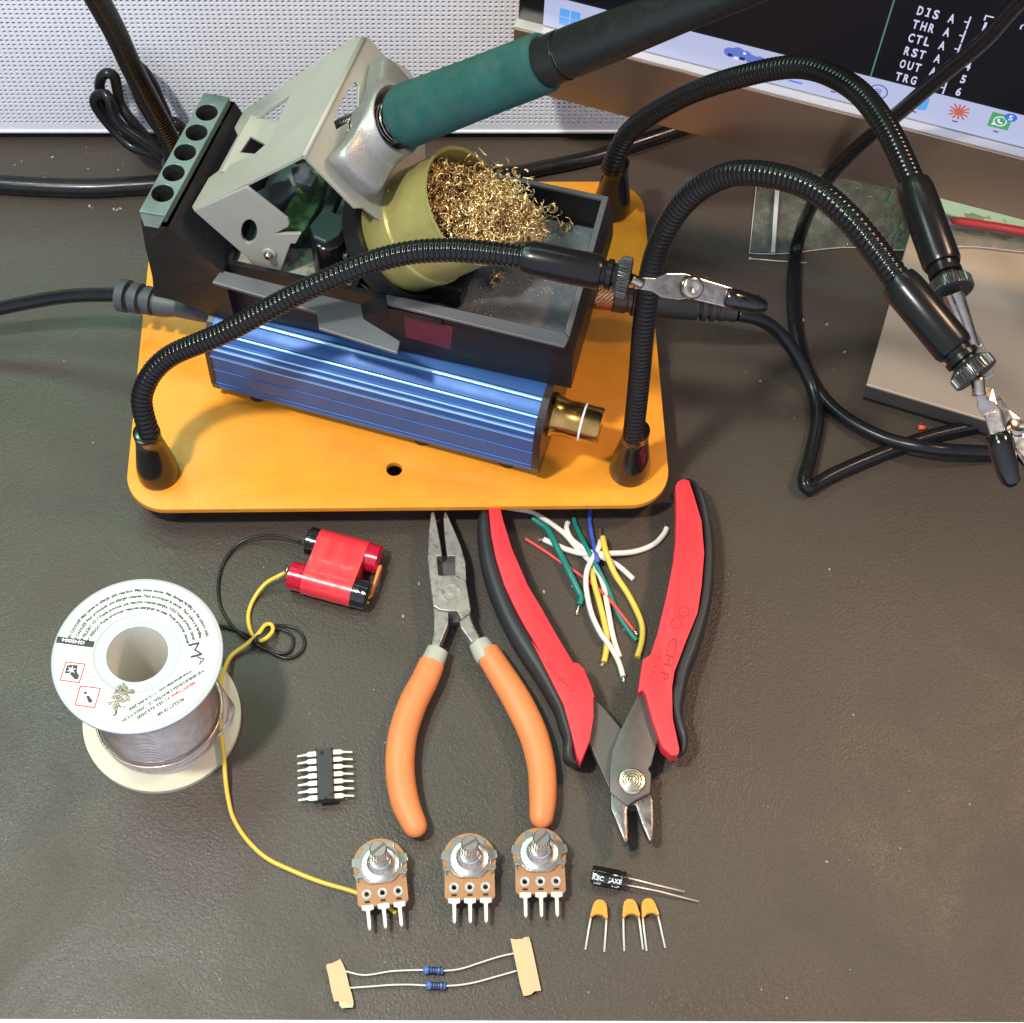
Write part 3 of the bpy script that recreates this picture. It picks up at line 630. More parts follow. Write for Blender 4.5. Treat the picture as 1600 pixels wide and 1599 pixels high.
hole = [(389+12*math.cos(a)-4*math.sin(a), 362+18*math.sin(a)+5*math.cos(a)) for a in [2*math.pi*k/24 for k in range(24)]]
mb = MB(); mb.slab(q3([(303,330),(385,293),(449,343),(452,349),(450,355),(429,366),(470,366),(462,381),(454,381),(436,430),(428,435),(419,432)]), 0.12, up=n3, holes=[q3(hole)], bevel=0.02)
mb.build('leg_plate', 'sheet', br)
sc = RP(421,395,T1b,n3)
MB().lathe(KP([(0.26,0),(0.27,0.05),(0.2,0.09)]), sc, n3, 24).build('washer', 'sheet', br)
MB().lathe(KP([(0.16,0.05),(0.17,0.2),(0.12,0.27),(0.07,0.27),(0.06,0.15),(0,0.15)]), sc, n3, 20).build('screw', 'chrome', br, angle=40)
mb = MB(); mb.slab(pp([(345,268),(372,215),(392,180),(437,190),(430,235),(395,262)], 7.2), 0.12, holes=[pp([(375,238),(392,213),(415,225),(398,240)],7.2)], bevel=0.02); mb.build('rear_leg', 'sheet', br)
# clutter on the deck
MB().slab(pp([(432,352),(478,268),(512,262),(500,320),(468,372)], 4.5), 0.55, bevel=0.05).build('green_pad', 'greenpad', st)
MB().slab(pp([(318,385),(345,362),(402,418),(372,440),(345,428)], 3.95), 0.16, holes=[[W(332+4*math.cos(a), 391+3*math.sin(a),zs(3.95)) for a in [2*math.pi*k/12 for k in range(12)]]], bevel=0.02).build('deck_plate', mat('rusty_plate', (0.30,0.33,0.28), 0.5, col2=(0.28,0.13,0.04), var2=(2.5,0.45,0.6,0.8), bump=(8,0.5,0.02)), st)
MB().slab(pp([(430,388),(505,388),(516,425),(470,440),(428,436)], 3.95), 0.15, bevel=0.03).build('dusty_floor', mat('dusty_floor', (0.28,0.26,0.22), 0.8, col2=(0.05,0.05,0.045), var2=(3,0.45,0.6,0.8), bump=(10,0.8,0.03)), st)
pc = W(512,368,zs(5.7))
MB().lathe(KP([(0.62,-2.2),(0.62,-0.05),(0.56,0.0),(0,0.0)]), pc, (0,0,1), 32).build('post', 'gloss', st, angle=45)
MB().slab(pp([(484,352),(502,330),(528,262),(566,288),(541,350),(530,366),(508,378),(490,370)], 5.85), 0.5, holes=[pp([(519,331),(537,290),(548,297),(532,336)],5.85)], bevel=0.06).build('slotted_arm', mat('slotted_arm', (0.02,0.05,0.04), 0.35, bump=(14,0.5,0.01), col2=(0.2,0.22,0.18), var2=(8,0.66,0.75,0.5)), st)
MB().slab(pp([(521,364),(537,366),(543,398),(528,402)], 5.0), 0.2, bevel=0.03).build('metal_clip', 'steel', st)
MB().slab(pp([(455,262),(475,256),(497,274),(486,292),(462,284)], 5.2), 0.3, bevel=0.03).build('deck_rib', 'stdusty', st)
MB().slab(pp([(400,300),(450,275),(462,300),(420,330)], 4.6), 0.3, bevel=0.03).build('deck_rib', 'stdusty', st)
MB().slab(pp([(560,440),(600,462),(640,478),(700,480),(690,500),(600,480)], 4.2), 0.3, bevel=0.03).build('deck_rib', 'stplast', st)
# cast holder
def sup(s, hb, hc, n=4.0, seg=56, db=0.0, dc=0.0, pin=1.0):
    out = []
    for k in range(seg):
        a = 2*math.pi*k/seg; c, s_ = math.cos(a), math.sin(a); e = 2.0/n
        out.append(C0+(ax*s+bx_*(db+math.copysign(abs(c)**e, c)*hb)+cx_*(dc+math.copysign(abs(s_)**e, s_)*hc*(pin+(1-pin)*abs(c)**1.2)))*K)
    return out
mb = MB()
mb.rings([sup(-1.22,2.0,1.05,6,pin=.5), sup(-1.16,2.38,1.25,6,pin=.5,db=-.1), sup(-1.05,2.48,1.34,5.5,pin=.5,db=-.1), sup(-0.55,2.5,1.36,5,pin=.62,db=-.1), sup(-0.38,2.42,1.30,4.5,pin=.65,db=-.1), sup(-0.24,2.0,1.2,4,pin=.75), sup(-0.12,1.62,1.15,3,pin=.95), sup(0.02,1.40,1.20,2.2), sup(0.30,1.30,1.22,2), sup(0.36,1.22,1.15,2), sup(0.30,1.08,1.05,2), sup(-1.0,0.9,0.9,2)], caps=True)
mb.build('holder', 'cast', st, angle=60)
# brass cup
cn = V((0.70,-0.16,0.69)).normalized(); Rc = W(733,322,11.0)
MB().lathe(KP([(0,-3.9),(1.6,-3.85),(1.98,-3.6),(2.10,-3.3),(2.12,-2.35),(2.19,-2.28),(2.19,-2.08),(2.12,-2.0),(2.12,-0.12),(2.18,-0.05),(2.18,0.02),(2.12,0.06),(2.05,0.0),(2.04,-3.2),(0,-3.3)]), Rc, cn, 64).build('brass_cup', 'brasscup', st, angle=35)
cb = Rc-cn*3.0; 
MB().lathe(KP([(2.3,-0.35),(2.45,-0.35),(2.45,0.35),(2.25,0.35)]), Rc-cn*3.55*K, cn, 48, caps=False).build('cup_ring', 'stplast', st, angle=40)
MB().slab(rect(4.2,7.8,1.2,5.4,4.2), 1.0, bevel=0.2).build('cup_seat', 'stplast', st)
# brass wool
mb = MB(); rnd = random.Random(3)
def curl(c, sc):
    u = V((rnd.gauss(0,1),rnd.gauss(0,1),rnd.gauss(0,1))).normalized(); w_ = u.orthogonal().normalized(); x_ = u.cross(w_)
    R = sc*rnd.uniform(0.45,1.3); tw = rnd.uniform(1.5,7.0); ln = rnd.uniform(0.1,0.7)*sc*6; ph = rnd.uniform(0,6)
    pts = [c+u*(ln*(i/7-0.5))+(w_*math.cos(ph+tw*i/7)+x_*math.sin(ph+tw*i/7))*R for i in range(8)]
    wdt = rnd.uniform(0.018,0.042); mb.tube(pts, [wdt*0.6]+[wdt]*6+[wdt*0.4], 4, flat=rnd.uniform(0.35,0.9))
wu_ = cn.cross(V((0,1,0))).normalized(); wv_ = cn.cross(wu_)
for i in range(3400):     # plug filling the mouth
    r = 1.95*K*math.sqrt(rnd.random()); a = rnd.uniform(0,6.283); h = rnd.uniform(-1.0,0.15)
    p = Rc+wu_*r*math.cos(a)+wv_*r*math.sin(a)
    d_ = (p-(Rc-cn*0.2)); up_ = d_.dot(V((0.5,-0.1,-0.8)))        # more wool on the lower right side
    lift = 0.55*max(-1.6, min(1.6, up_)) 
    curl(p+cn*(h-0.35+lift*0.8), 0.10)
for i in range(2700):     # spill out over the tray
    t_ = rnd.random(); c = (Rc+cn*0.5).lerp(W(828,362,zs(4.2)), t_**0.9)
    rr = 1.55*(1-t_)+0.62*t_
    p = c+V((max(-.9,min(.9,rnd.gauss(0,0.40))),max(-.85,min(.85,rnd.gauss(0,0.46))),max(-.8,min(.7,rnd.gauss(0,0.36)))))*rr; p.z = max(p.z, zs(3.25))
    curl(p, 0.10)
for px_, py_, z_ in ((868,322,4.6),(858,330,4.3),(870,345,3.6),(775,425,3.6),(785,432,3.5),(770,440,3.5),(882,352,3.4),(888,356,3.4)):
    for k in range(3): curl(W(px_+rnd.uniform(-5,5),py_+rnd.uniform(-5,5),zs(z_)), 0.15)
tag(mb.build('brass_wool', 'wool', None, (1,5,9)), 'tangled golden brass wool spilling out of the tin cup', 'brass wool')
mb = MB()
for i in range(900):
    u, v = (abs(rnd.gauss(0,1.6))+0.6, 4.2+rnd.gauss(0,0.7)) if i % 2 else (4.6+rnd.gauss(0,0.8), 1.6+rnd.gauss(0,0.7))
    if u > 7.5 or u < 0.35 or not 0.4 < v < 6.1: continue
    p = L(u,v,3.18); sz = rnd.uniform(0.012,0.045); mb.ell(p, (sz,sz*rnd.uniform(.4,1),sz*.5), 5, 3)
tag(mb.build('brass_crumbs', 'dust', None, (0,4,7)), 'pale metal crumbs scattered over the tray floor', 'crumbs', kind='stuff')
# ================================================================== SOLDERING IRON
ir = thing('soldering_iron', 'soldering iron with green foam grip and black handle resting in the cast holder', 'soldering iron', G0)
def al(prof, seg=40): return MB().lathe([(r*K, h) for r, h in prof], G0, ax, seg)
Lg = (W(858,114,10.0+ (W(858,114,10)-G0).length*0)-G0)
def sfor(px):   # distance along the axis whose projection has this x
    lo, hi = -5, 20
    for _ in range(40):
        md = (lo+hi)/2
        if PJ(G0+ax*md)[0] < px: lo = md
        else: hi = md
    return lo
s1 = sfor(852); s2 = sfor(882)
al([(0.0,-0.28),(0.72,-0.25),(0.98,-0.12),(1.08,0.12),(1.06,0.9),(1.0,s1*0.5),(0.97,s1-0.25),(0.95,s1-0.04),(0.86,s1+0.02),(0.8,s1)]).build('foam_grip', 'foam', ir, angle=60)
hd = al([(0.80,s1-0.3),(0.82,s1+0.02),(0.81,s2-0.1),(0.81,s2)]).build('collar', 'handle', ir, angle=40)
al([(0.74,s2-0.02),(0.74,s2+0.10)]).build('groove', 'spring', hd)
al([(0.79,s2+0.08),(0.80,s2+0.3),(0.76,s2+2.0),(0.68,s2+4.0),(0.64,s2+7.0),(0.62,s2+11.0),(0.45,s2+11.6),(0.3,s2+12)]).build('handle', 'handle', ir, angle=40)
mb = MB(); 
for sd in (1,): mb.box(G0+ax*(s2+4.0)+(-cx_)*0.0, (0.001,0.001,0.001))
path = []; 
for i in range(300):
    a = i*0.42; s_ = -2.6+i*0.0095; path.append(G0+ax*s_+(bx_*math.cos(a)+cx_*math.sin(a))*0.66)
MB().tube(path, 0.055, 6).build('spring', 'spring', ir)
al([(0.22,-9.0+4),(0.3,-4.0),(0.35,-2.0),(0.35,-0.2)], 20).build('barrel', 'spring', ir, angle=40)
# ================================================================== BLUE CONTROL BOX
a_p = math.radians(17.9); PO = V((0.60,0.36,0)); pu = V((-math.cos(a_p), math.sin(a_p), 0)); pv = V((math.sin(a_p), math.cos(a_p), 0))
def B(u, v, z): return PO+pu*u+pv*v+V((0,0,z))
ps = thing('control_box', 'blue ribbed aluminium box with bronze knob lying on the yellow plate', 'control box', B(6,2,1.5))
sec = [(4.0,1.9),(0.5,1.9),(0.2,1.98)]
def arcs(v0,z0,v1,z1,n=3): return [(v0+(v1-v0)*k/n, z0+(z1-z0)*k/n) for k in range(n)]
base_sec = [(0.42,1.86),(0.2,1.98),(0.06,2.2),(0.0,2.55),(0.0,3.2),(0.0,3.9),(0.0,4.4),(0.05,4.75),(0.16,5.03),(0.34,5.26),(0.6,5.45),(0.95,5.58),(1.4,5.64),(2.0,5.65),(8.8,5.65)]
fine = [ (v.x, v.y) for v in cr([V((a,b,0)) for a,b in base_sec], 14)]
cum = [0.0]
for p, q_ in zip(fine, fine[1:]): cum.append(cum[-1]+math.hypot(q_[0]-p[0], q_[1]-p[1]))
ribs = []   # arc-length positions of the raised ribs
out = []
for i, (p, c) in enumerate(zip(fine, cum)):
    a = fine[max(i-1,0)]; b = fine[min(i+1,len(fine)-1)]; tx, tz = b[0]-a[0], b[1]-a[1]; l = math.hypot(tx,tz) or 1; nx_, nz_ = -tz/l, tx/l
    h = sum(0.075*math.exp(-((c-r)/0.036)**2) for r in ribs)
    out.append((p[0]+nx_*h, p[1]+nz_*h))
# dense resample so the ribs read
out = []
tot = cum[-1]; import bisect
ribd = []
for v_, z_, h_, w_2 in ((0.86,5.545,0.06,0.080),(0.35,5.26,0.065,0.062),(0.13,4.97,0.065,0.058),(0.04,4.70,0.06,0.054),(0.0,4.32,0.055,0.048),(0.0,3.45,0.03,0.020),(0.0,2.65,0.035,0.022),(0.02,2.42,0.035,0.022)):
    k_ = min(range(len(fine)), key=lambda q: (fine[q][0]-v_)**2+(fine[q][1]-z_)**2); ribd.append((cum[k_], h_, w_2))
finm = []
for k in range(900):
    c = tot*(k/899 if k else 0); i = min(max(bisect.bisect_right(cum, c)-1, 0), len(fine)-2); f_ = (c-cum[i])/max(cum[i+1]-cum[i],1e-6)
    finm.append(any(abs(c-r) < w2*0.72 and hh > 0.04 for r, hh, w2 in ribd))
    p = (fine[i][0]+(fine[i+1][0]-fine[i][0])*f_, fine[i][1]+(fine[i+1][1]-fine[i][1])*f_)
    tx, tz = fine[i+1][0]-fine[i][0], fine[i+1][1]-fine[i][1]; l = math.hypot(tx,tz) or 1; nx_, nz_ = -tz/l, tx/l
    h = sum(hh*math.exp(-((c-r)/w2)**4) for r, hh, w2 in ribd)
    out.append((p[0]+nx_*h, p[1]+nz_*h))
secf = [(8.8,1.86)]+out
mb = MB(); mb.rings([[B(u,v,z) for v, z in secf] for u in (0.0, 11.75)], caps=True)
mb.build('housing', 'blue', ps, angle=40, mt2='fin_highlight', pick=lambda i: 1 <= i < 900 and finm[i-1] and finm[min(i,899)])
plain = [(8.8,1.86)]+[(v,z) for v, z in base_sec]
cen = (4.4,3.75)
mb = MB(); big = [(cen[0]+(v-cen[0])*1.006, cen[1]+(z-cen[1])*1.015) for v, z in plain]
mb.rings([[B(u,v,z) for v, z in big] for u in (-0.26,-0.001)], caps=True, smooth=False); mb.build('end_plate', 'endplate', ps)
mb = MB(); mb.rings([[B(u,v,z) for v, z in big] for u in (11.751,11.95)], caps=True, smooth=False); mb.build('end_plate', 'endplate', ps)
kc = B(-0.26,1.32,4.15)
kn = MB().lathe([(0.0,0),(0.78,0.0),(0.80,0.12),(0.70,0.28),(0.64,0.6),(0.66,0.85),(0.66,1.72),(0.62,1.80),(0.0,1.78)], kc, -pu, 48).build('knob', 'knob', ps, angle=35)
mb = MB(); u_ = V((0,0,1)); w_ = pv
for i in range(14):
    a0 = math.radians(-30+i*16); a1 = a0+math.radians(16)
    f = lambda a, h, r: kc-pu*h+(u_*math.sin(a)-w_*math.cos(a))*r
    mb.add([f(a0,1.12,0.668), f(a1,1.12,0.668), f(a1,1.19,0.668), f(a0,1.19,0.668)], [(0,1,2,3)], True)
mb.build('pointer_line', 'white', kn)
for u_f in (1.0,4.2,10.5):
    MB().lathe([(0.0,-0.38),(0.32,-0.38),(0.36,0.0)], B(u_f,0.62,1.86), (0,0,1), 20).build('foot', 'rubber', ps, angle=40)
# ================================================================== CABLES
def cable(name, pts, r, label, mt='cable', cat='cable', parent=None, n=14, seg=14):
    mb = MB().tube(resample(cr(pts, n), 0.12), r, seg)
    if parent is not None: return mb.build(name, mt, parent)
    return tag(mb.build(name, mt, None, pts[len(pts)//2]), label, cat)
cable('power_cable', [W(-700,250,.38),W(-300,268,.38),W(-80,282,.38),W(-20,287,.38),W(60,292,.38),W(140,294,.38),W(200,291,.38),W(250,288,.38),W(300,284,.38),W(360,275,.38),W(430,262,.38)], 0.37, 'thick glossy black cable lying straight across the desk at the far left')
cable('rear_cable', [W(700,270,.32),W(790,272,.32),W(850,262,.32),W(930,245,.32),W(1000,222,.32),W(1060,202,.32),W(1120,180,.32)], 0.30, 'glossy black cable on the desk behind the tray running under the monitor')
zc = lambda x, y, Yp: RP(x/5.333, 100+y/5.333, V((0,Yp,0)), V((0,1,0)))
cl = [ (1500,900,14.8),(1290,760,15.2),(1100,690,15.6),(960,560,16),(850,430,16.2),(790,330,16.3),(800,270,16.3),(870,250,16.2),(915,310,16.0),(945,420,15.8),(1010,520,15.6),(1150,620,15.4),(1290,730,15.2),(1360,800,15.1),(1290,700,15.6),(1180,570,15.9),(1060,430,16.2),(1000,330,16.5),(975,200,16.7),(950,105,16.8),(890,78,16.8),(838,130,16.8),(838,240,16.8),(920,400,16.8),(1040,560,16.7),(1180,680,16.5),(1330,720,16.3),(1390,600,16.3),(1400,500,16.4),(1385,420,16.5),(1340,320,16.6),(1280,180,16.8),(1200,60,16.9),(1120,5,17),(1060,20,17),(1090,120,17.1),(1180,330,17.2),(1300,520,17.2),(1400,640,17.0),(1440,560,16.8),(1420,490,16.7),(1470,490,16.6),(1540,570,16.5),(1560,680,16.4),(1600,800,16.2)]
cable('coiled_cord', [zc(*p) for p in cl], 0.21, 'bundled black cord standing in loops against the white panel')
# mains lead on the left with strain relief
lc = thing('supply_lead', 'black lead with ribbed strain relief plugged into the left end of the blue box', 'power lead', W(190,462,3))
cable('lead', [W(-700,560,.3),W(-300,530,.3),W(-90,500,1.6),W(-20,486,2.1),W(60,470,2.7),W(120,462,3.2),W(190,461,3.6),W(215,464,3.7)], 0.26, '', parent=lc)
p0, p1 = W(188,461,3.6), B(11.95,1.9,4.1); dr = (p1-p0).normalized(); Lh = (p1-p0).length
prof = [(0.26,0)]
for k in range(3): prof += [(0.60-0.04*k,0.02+k*0.50),(0.60-0.04*k,0.34+k*0.5),(0.36,0.36+k*0.5),(0.36,0.50+k*0.5)]
prof += [(0.52,1.52),(0.48,1.9),(0.40,2.2),(0.40,Lh)]
MB().lathe(prof, p0, dr, 28).build('strain_relief', 'relief', lc, angle=40)
# iron cord
ic = thing('rubber_cord', 'black rubber cord looping over the desk at the right with a knurled copper connector', 'cord', W(1250,560,0.3))
def zm(px,py,add=1.3): return RP(px,py,MO+mn*add,mn)
cd1 = [zm(1660,-60,3.5),zm(1585,12,2.8),zm(1540,62,2.4),zm(1480,112,2.0),zm(1410,172,1.6),zm(1350,222,1.2),zm(1308,262,0.9),W(1274,310,4.2),W(1248,375,0.5),W(1239,440,0.28),W(1243,520,0.28),W(1265,590,0.28),W(1310,645,0.28),W(1380,684,0.5),W(1450,700,0.85),W(1520,706,0.6),W(1600,707,0.28),W(1700,705,0.28)]
cd2 = [W(1700,705,0.28),W(1760,690,0.28),W(1780,665,0.28),W(1740,648,0.28),W(1660,648,0.28),W(1590,655,0.28),W(1530,665,0.28),W(1450,683,0.28),W(1370,712,0.28),W(1305,740,0.28),W(1275,757,0.30),W(1261,763,0.40),W(1257,748,0.46),W(1266,715,0.30),W(1277,660,0.28),W(1272,615,0.30),W(1252,568,0.85),W(1222,525,1.7),W(1188,500,2.5),W(1150,491,2.9)]
cable('cord', cd1+cd2[1:], 0.262, '', parent=ic)
p0 = W(919,461,3.6); p1 = W(1150,491,3.0); dr = (p1-p0).normalized(); Lh = (p1-p0).length
MB().lathe([(0.40,0),(0.42,0.05),(0.42,0.22),(0.35,0.25),(0.35,0.3)], p0, dr, 32).build('connector_flange', 'copper', ic, angle=35)
mb = MB(); u = dr.orthogonal().normalized(); w_ = dr.cross(u); R = []
for k in range(13):
    h = 0.3+k*0.05; R.append([p0+dr*h+(u*math.cos(2*math.pi*j/56)+w_*math.sin(2*math.pi*j/56))*(0.47-(0.035 if (j+k) % 3 == 0 else 0)) for j in range(56)])
mb.rings(R); mb.build('knurled_nut', 'copper', ic, angle=20)
MB().lathe([(0.42,0.88),(0.50,0.92),(0.52,1.4),(0.46,1.45),(0.46,1.6),(0.56,1.64),(0.56,2.4),(0.48,2.45)], p0, dr, 32).build('connector_shell', mat('dark_bronze', (0.10,0.07,0.05), 0.3, 0.7), ic, angle=35)
prof = [(0.46,2.4),(0.47,2.5),(0.45,3.9)]
for k in range(4): prof += [(0.44-0.03*k,3.92+k*0.33),(0.44-0.03*k,4.10+k*0.33),(0.30,4.12+k*0.33),(0.30,4.24+k*0.33)]
prof += [(0.31,Lh)]
MB().lathe(prof, p0, dr, 28).build('strain_relief', 'rubber', ic, angle=40)
# ================================================================== SOLDER SPOOL
sc0 = W(259.5,1121,0.1); 
def fith():
    best = None
    for k in range(300, 800):
        h = k/100; q = W(211,1023,h); dd = (V((q.x,q.y,0))-V((sc0.x,sc0.y,0))).length
        if best is None or dd < best[0]: best = (dd, h, q)
    return best
_, SH, tc_ = fith(); sx = V((0,0,1)); sc0 = V((sc0.x,sc0.y,0))*0.35+V((tc_.x,tc_.y,0))*0.65
sp_ = thing('solder_spool', 'white labelled plastic spool wound with silver solder wire', 'solder spool', (sc0.x,sc0.y,0))
O_ = V((sc0.x,sc0.y,0)); SL = SH
MB().lathe([(0.95,0.02),(2.62,0.02),(2.62,0.06),(2.62,0.20),(2.62,0.24),(1.6,0.26),(0.95,0.26)], O_, sx, 96, caps=False).build('lower_flange', 'flange', sp_, angle=50)
tf = MB().lathe([(0.93,SL-0.22),(2.56,SL-0.22),(2.62,SL-0.16),(2.62,SL-0.05),(2.57,SL-0.01),(1.37,SL),(1.35,SL-0.02),(1.15,SL-0.05),(1.02,SL-0.01),(0.94,SL-0.03),(0.93,SL-0.22)], O_, sx, 96, caps=False).build('upper_flange', 'hubgrey', sp_, angle=50)
MB().lathe([(0.93,0.05),(0.93,SL-0.05)], O_, sx, 64, caps=False).build('core', 'tubein', sp_)
MB().lathe([(0,0.08),(0.92,0.08)], O_, sx, 48, caps=False).build('core_floor', 'tubein', sp_)
# wound wire: ridged coil
prof = []; n = 42; z0_, z1_ = 0.28, SL-0.24
for i in range(n*4):
    z = z0_+(z1_-z0_)*i/(n*4-1); prof.append((1.90+0.05*math.sin(z*1.7)+0.028*math.cos(2*math.pi*i/4)+(0.10 if z < 0.7 else 0.0), z))
MB().lathe(prof, O_, sx, 96, caps=False).build('solder_winding', 'solder', sp_)
mb = MB()
for k in range(5):
    rr = 1.98+0.03*k; pts = []
    for i in range(60):
        a = 2*math.pi*i/60; pts.append(O_+V((rr*math.cos(a), rr*math.sin(a), 0.36+0.08*k+0.25*math.sin(a+0.6*k)+0.2)))
    mb.tube(pts+[pts[0]], 0.038, 6, caps=False)
for k in range(3):
    pts = [W(337,1060,3.2),W(350,1082,2.5),W(357+k*4,1105,1.9-0.2*k),W(352+k*4,1132,1.2),W(340,1150,1.0)]
    mb.tube(cr(pts,8), 0.036, 6)
mb.build('loose_turns', 'solder', sp_)
ZL = SL+0.004
ce = O_+sx*SL; cc = (ce.x, ce.y)
lb = MB().slab(circ(cc, 2.50, 96, ZL+0.008), 0.010, holes=[circ(cc, 1.35, 64, ZL+0.008)]).build('paper_label', 'label', sp_)
ZT = ZL+0.0125
z8 = lambda x, y: (60+x/5, 880+y/5)
def LW_(x, y): return W(*z8(x,y), ZT)
mb = MB()
for txt, r_, size, a0, a1 in (('EN DANGER May cause an allergic skin reaction. May cause cancer. May damage fertility or the unborn child.', 2.15, 0.15, 166, 14),
      ('FR DANGER Peut provoquer une allergie cutanee. Peut provoquer le cancer. Peut nuire a la fertilite.', 1.94, 0.15, 167, 14),
      ('SP PELIGRO H317 Puede provocar una reaccion cutanea alergica. H350 Puede provocar cancer.', 1.73, 0.15, 166, 13),
      ('PT PERIGO Pode provocar reacoes alergicas na pele. Pode provocar cancer.', 1.53, 0.15, 165, 10)):
    arc_text(mb, txt, cc, r_, math.radians(a0), math.radians(a1), size, ZT)
def line_text(txt, p, q, size, bold=0.045):
    a, b = LW_(*p), LW_(*q); ex = (b-a); ey = V((-ex.y, ex.x, 0)); put_text(mb, txt, a, ex, ey, size*1.15, width=ex.length, bold=bold)
line_text('www.aimsolder.com  +1 514-494-2000', (1190,838), (700,1138), 0.12)
line_text('9100 HENRI-BOURASSA E, MONTREAL, QC, CANADA H1E 2S4', (1285,830), (650,1226), 0.12)
line_text('+1 352 323-3500', (1020,1040), (765,1203), 0.12)
line_text('PRODUCT OF AIM', (1130,1048), (925,1178), 0.13)
a = LW_(590,1190)
# small crescent mark
pts = []; 
for k in range(13):
    t_ = math.radians(-70+k*150/12); pts.append((math.cos(t_)*0.12, math.sin(t_)*0.12))
for k in range(12,-1,-1):
    t_ = math.radians(-70+k*150/12); pts.append((math.cos(t_)*0.10-0.035, math.sin(t_)*0.10))
cm = LW_(580,1165); mb.add([cm+V((x*1.2,y*1.2,0)) for x,y in pts], [tuple(range(len(pts)))], False)
# spool maker's mark
pM = LW_(1170,690); ex = (LW_(1300,640)-LW_(1290,760)).normalized()
def glyph_at(txt, p, q, size, bold=0.0): 
    a, b = LW_(*p), LW_(*q); ex = (b-a); ey = V((-ex.y, ex.x, 0)); put_text(mb, txt, a, ex, ey, size, width=ex.length, bold=bold)
glyph_at('M', (1165,625), (1192,742), 0.52, 0.0)
glyph_at('A', (1236,728), (1256,800), 0.30, 0.0)
mb.build('label_print', 'ink', lb)
mb = MB()
line_text('EMERGENCY/Urgences', (1218,922), (1035,1036), 0.12)
# hazard diamonds
for quad in ([(212,768),(370,785),(322,940),(162,918)], [(325,955),(490,975),(442,1135),(280,1112)]):
    q_ = [LW_(*p) for p in quad]; c_ = sum(q_, V((0,0,0)))/4; inn = [c_+(p-c_)*0.88 for p in q_]
    mb.add(q_+inn, [(k, (k+1) % 4, 4+(k+1) % 4, 4+k) for k in range(4)], False)
mb.build('red_print', 'redprint', lb)
mb = MB()
mb.add([LW_(*p) for p in [(150,572),(442,612),(428,662),(138,622)]], [(0,1,2,3)], False)
mb.add([LW_(*p) for p in [(222,800),(262,793),(308,800),(300,850),(318,880),(310,908),(285,910),(262,885),(240,862),(205,862)]], [tuple(range(10))], False)
mb.add([LW_(355+12*math.cos(k*math.pi/6)+12, 1014+12*math.sin(k*math.pi/6)) for k in range(12)], [tuple(range(12))], False)
mb.add([LW_(*p) for p in [(372,1040),(395,1035),(425,1078),(412,1092),(392,1090)]], [tuple(range(5))], False)
mb.build('black_mark', 'ink', lb)
mb = MB(); ZT += 0.003
a_, b_ = LW_(362,600), LW_(190,592); 
ex = (LW_(190,585)-LW_(368,612)); put_text(mb, 'GHS004', LW_(365,612), ex, V((-ex.y,ex.x,0)), 0.16, width=(LW_(190,585)-LW_(368,612)).length, bold=0.02)
c_ = LW_(258,835); mb.add([c_+V((math.cos(k*math.pi/6+0.3),math.sin(k*math.pi/6+0.3),0))*(0.16 if k % 2 == 0 else 0.05) for k in range(12)], [tuple(range(12))], False)
mb.build('white_print', 'white', lb)
# solder residue lumps on the label
mb = MB(); rnd = random.Random(5)
for k in range(90):
    x, y = rnd.gauss(0,1), rnd.gauss(0,1)
    cx, cy = (665,1000) if k % 2 else (630,1080)
    p = W(*z8(cx+max(-75,min(75,x*34)), cy+max(-60,min(60,y*28))), SL+0.02); s_ = rnd.uniform(0.03,0.07); mb.ell(p, (s_,s_*rnd.uniform(.6,1.2),s_*0.6), 7, 5)
mb.build('residue', 'blob', sp_)

# ================================================================== BATTERY PACK
bd = (W(578,902,0.6)-W(466,872,0.6)).normalized(); bn = V((-bd.y, bd.x, 0))
bl = thing('battery_pack', 'pair of small cells wrapped together in red tape with black taped ends', 'battery pack', W(525,888,0))
def cyl(a, b, r, name, mt, parent=bl, seg=36):
    dr = (b-a).normalized(); L = (b-a).length
    return MB().lathe([(0,0),(r*0.8,0.0),(r,r*0.12),(r,L-r*0.12),(r*0.8,L),(0,L)], a, dr, seg).build(name, mt, parent, angle=45)
ua = W(480,845,0.56); ub = ua+bd*2.72      # upper (rear) cell axis
la = W(452,898,0.56); lb_ = la+bd*2.95      # lower (front) cell axis
R_ = 0.52
cyl(ua, ua+bd*0.75, R_, 'taped_end', 'blktape'); cyl(ua+bd*0.70, ub-bd*0.62, R_*0.97, 'cell', 'redtape2'); cyl(ub-bd*0.66, ub-bd*0.58, R_*1.02, 'gold_band', 'gold'); cyl(ub-bd*0.58, ub, R_*0.99, 'cell_cap', 'redtape2')
cyl(la, la+bd*0.6, R_*0.96, 'taped_end', 'redtape2'); cyl(la+bd*0.5, lb_-bd*0.6, R_*0.97, 'cell', 'redtape2'); cyl(lb_-bd*0.66, lb_, R_*1.01, 'taped_end', 'blktape')
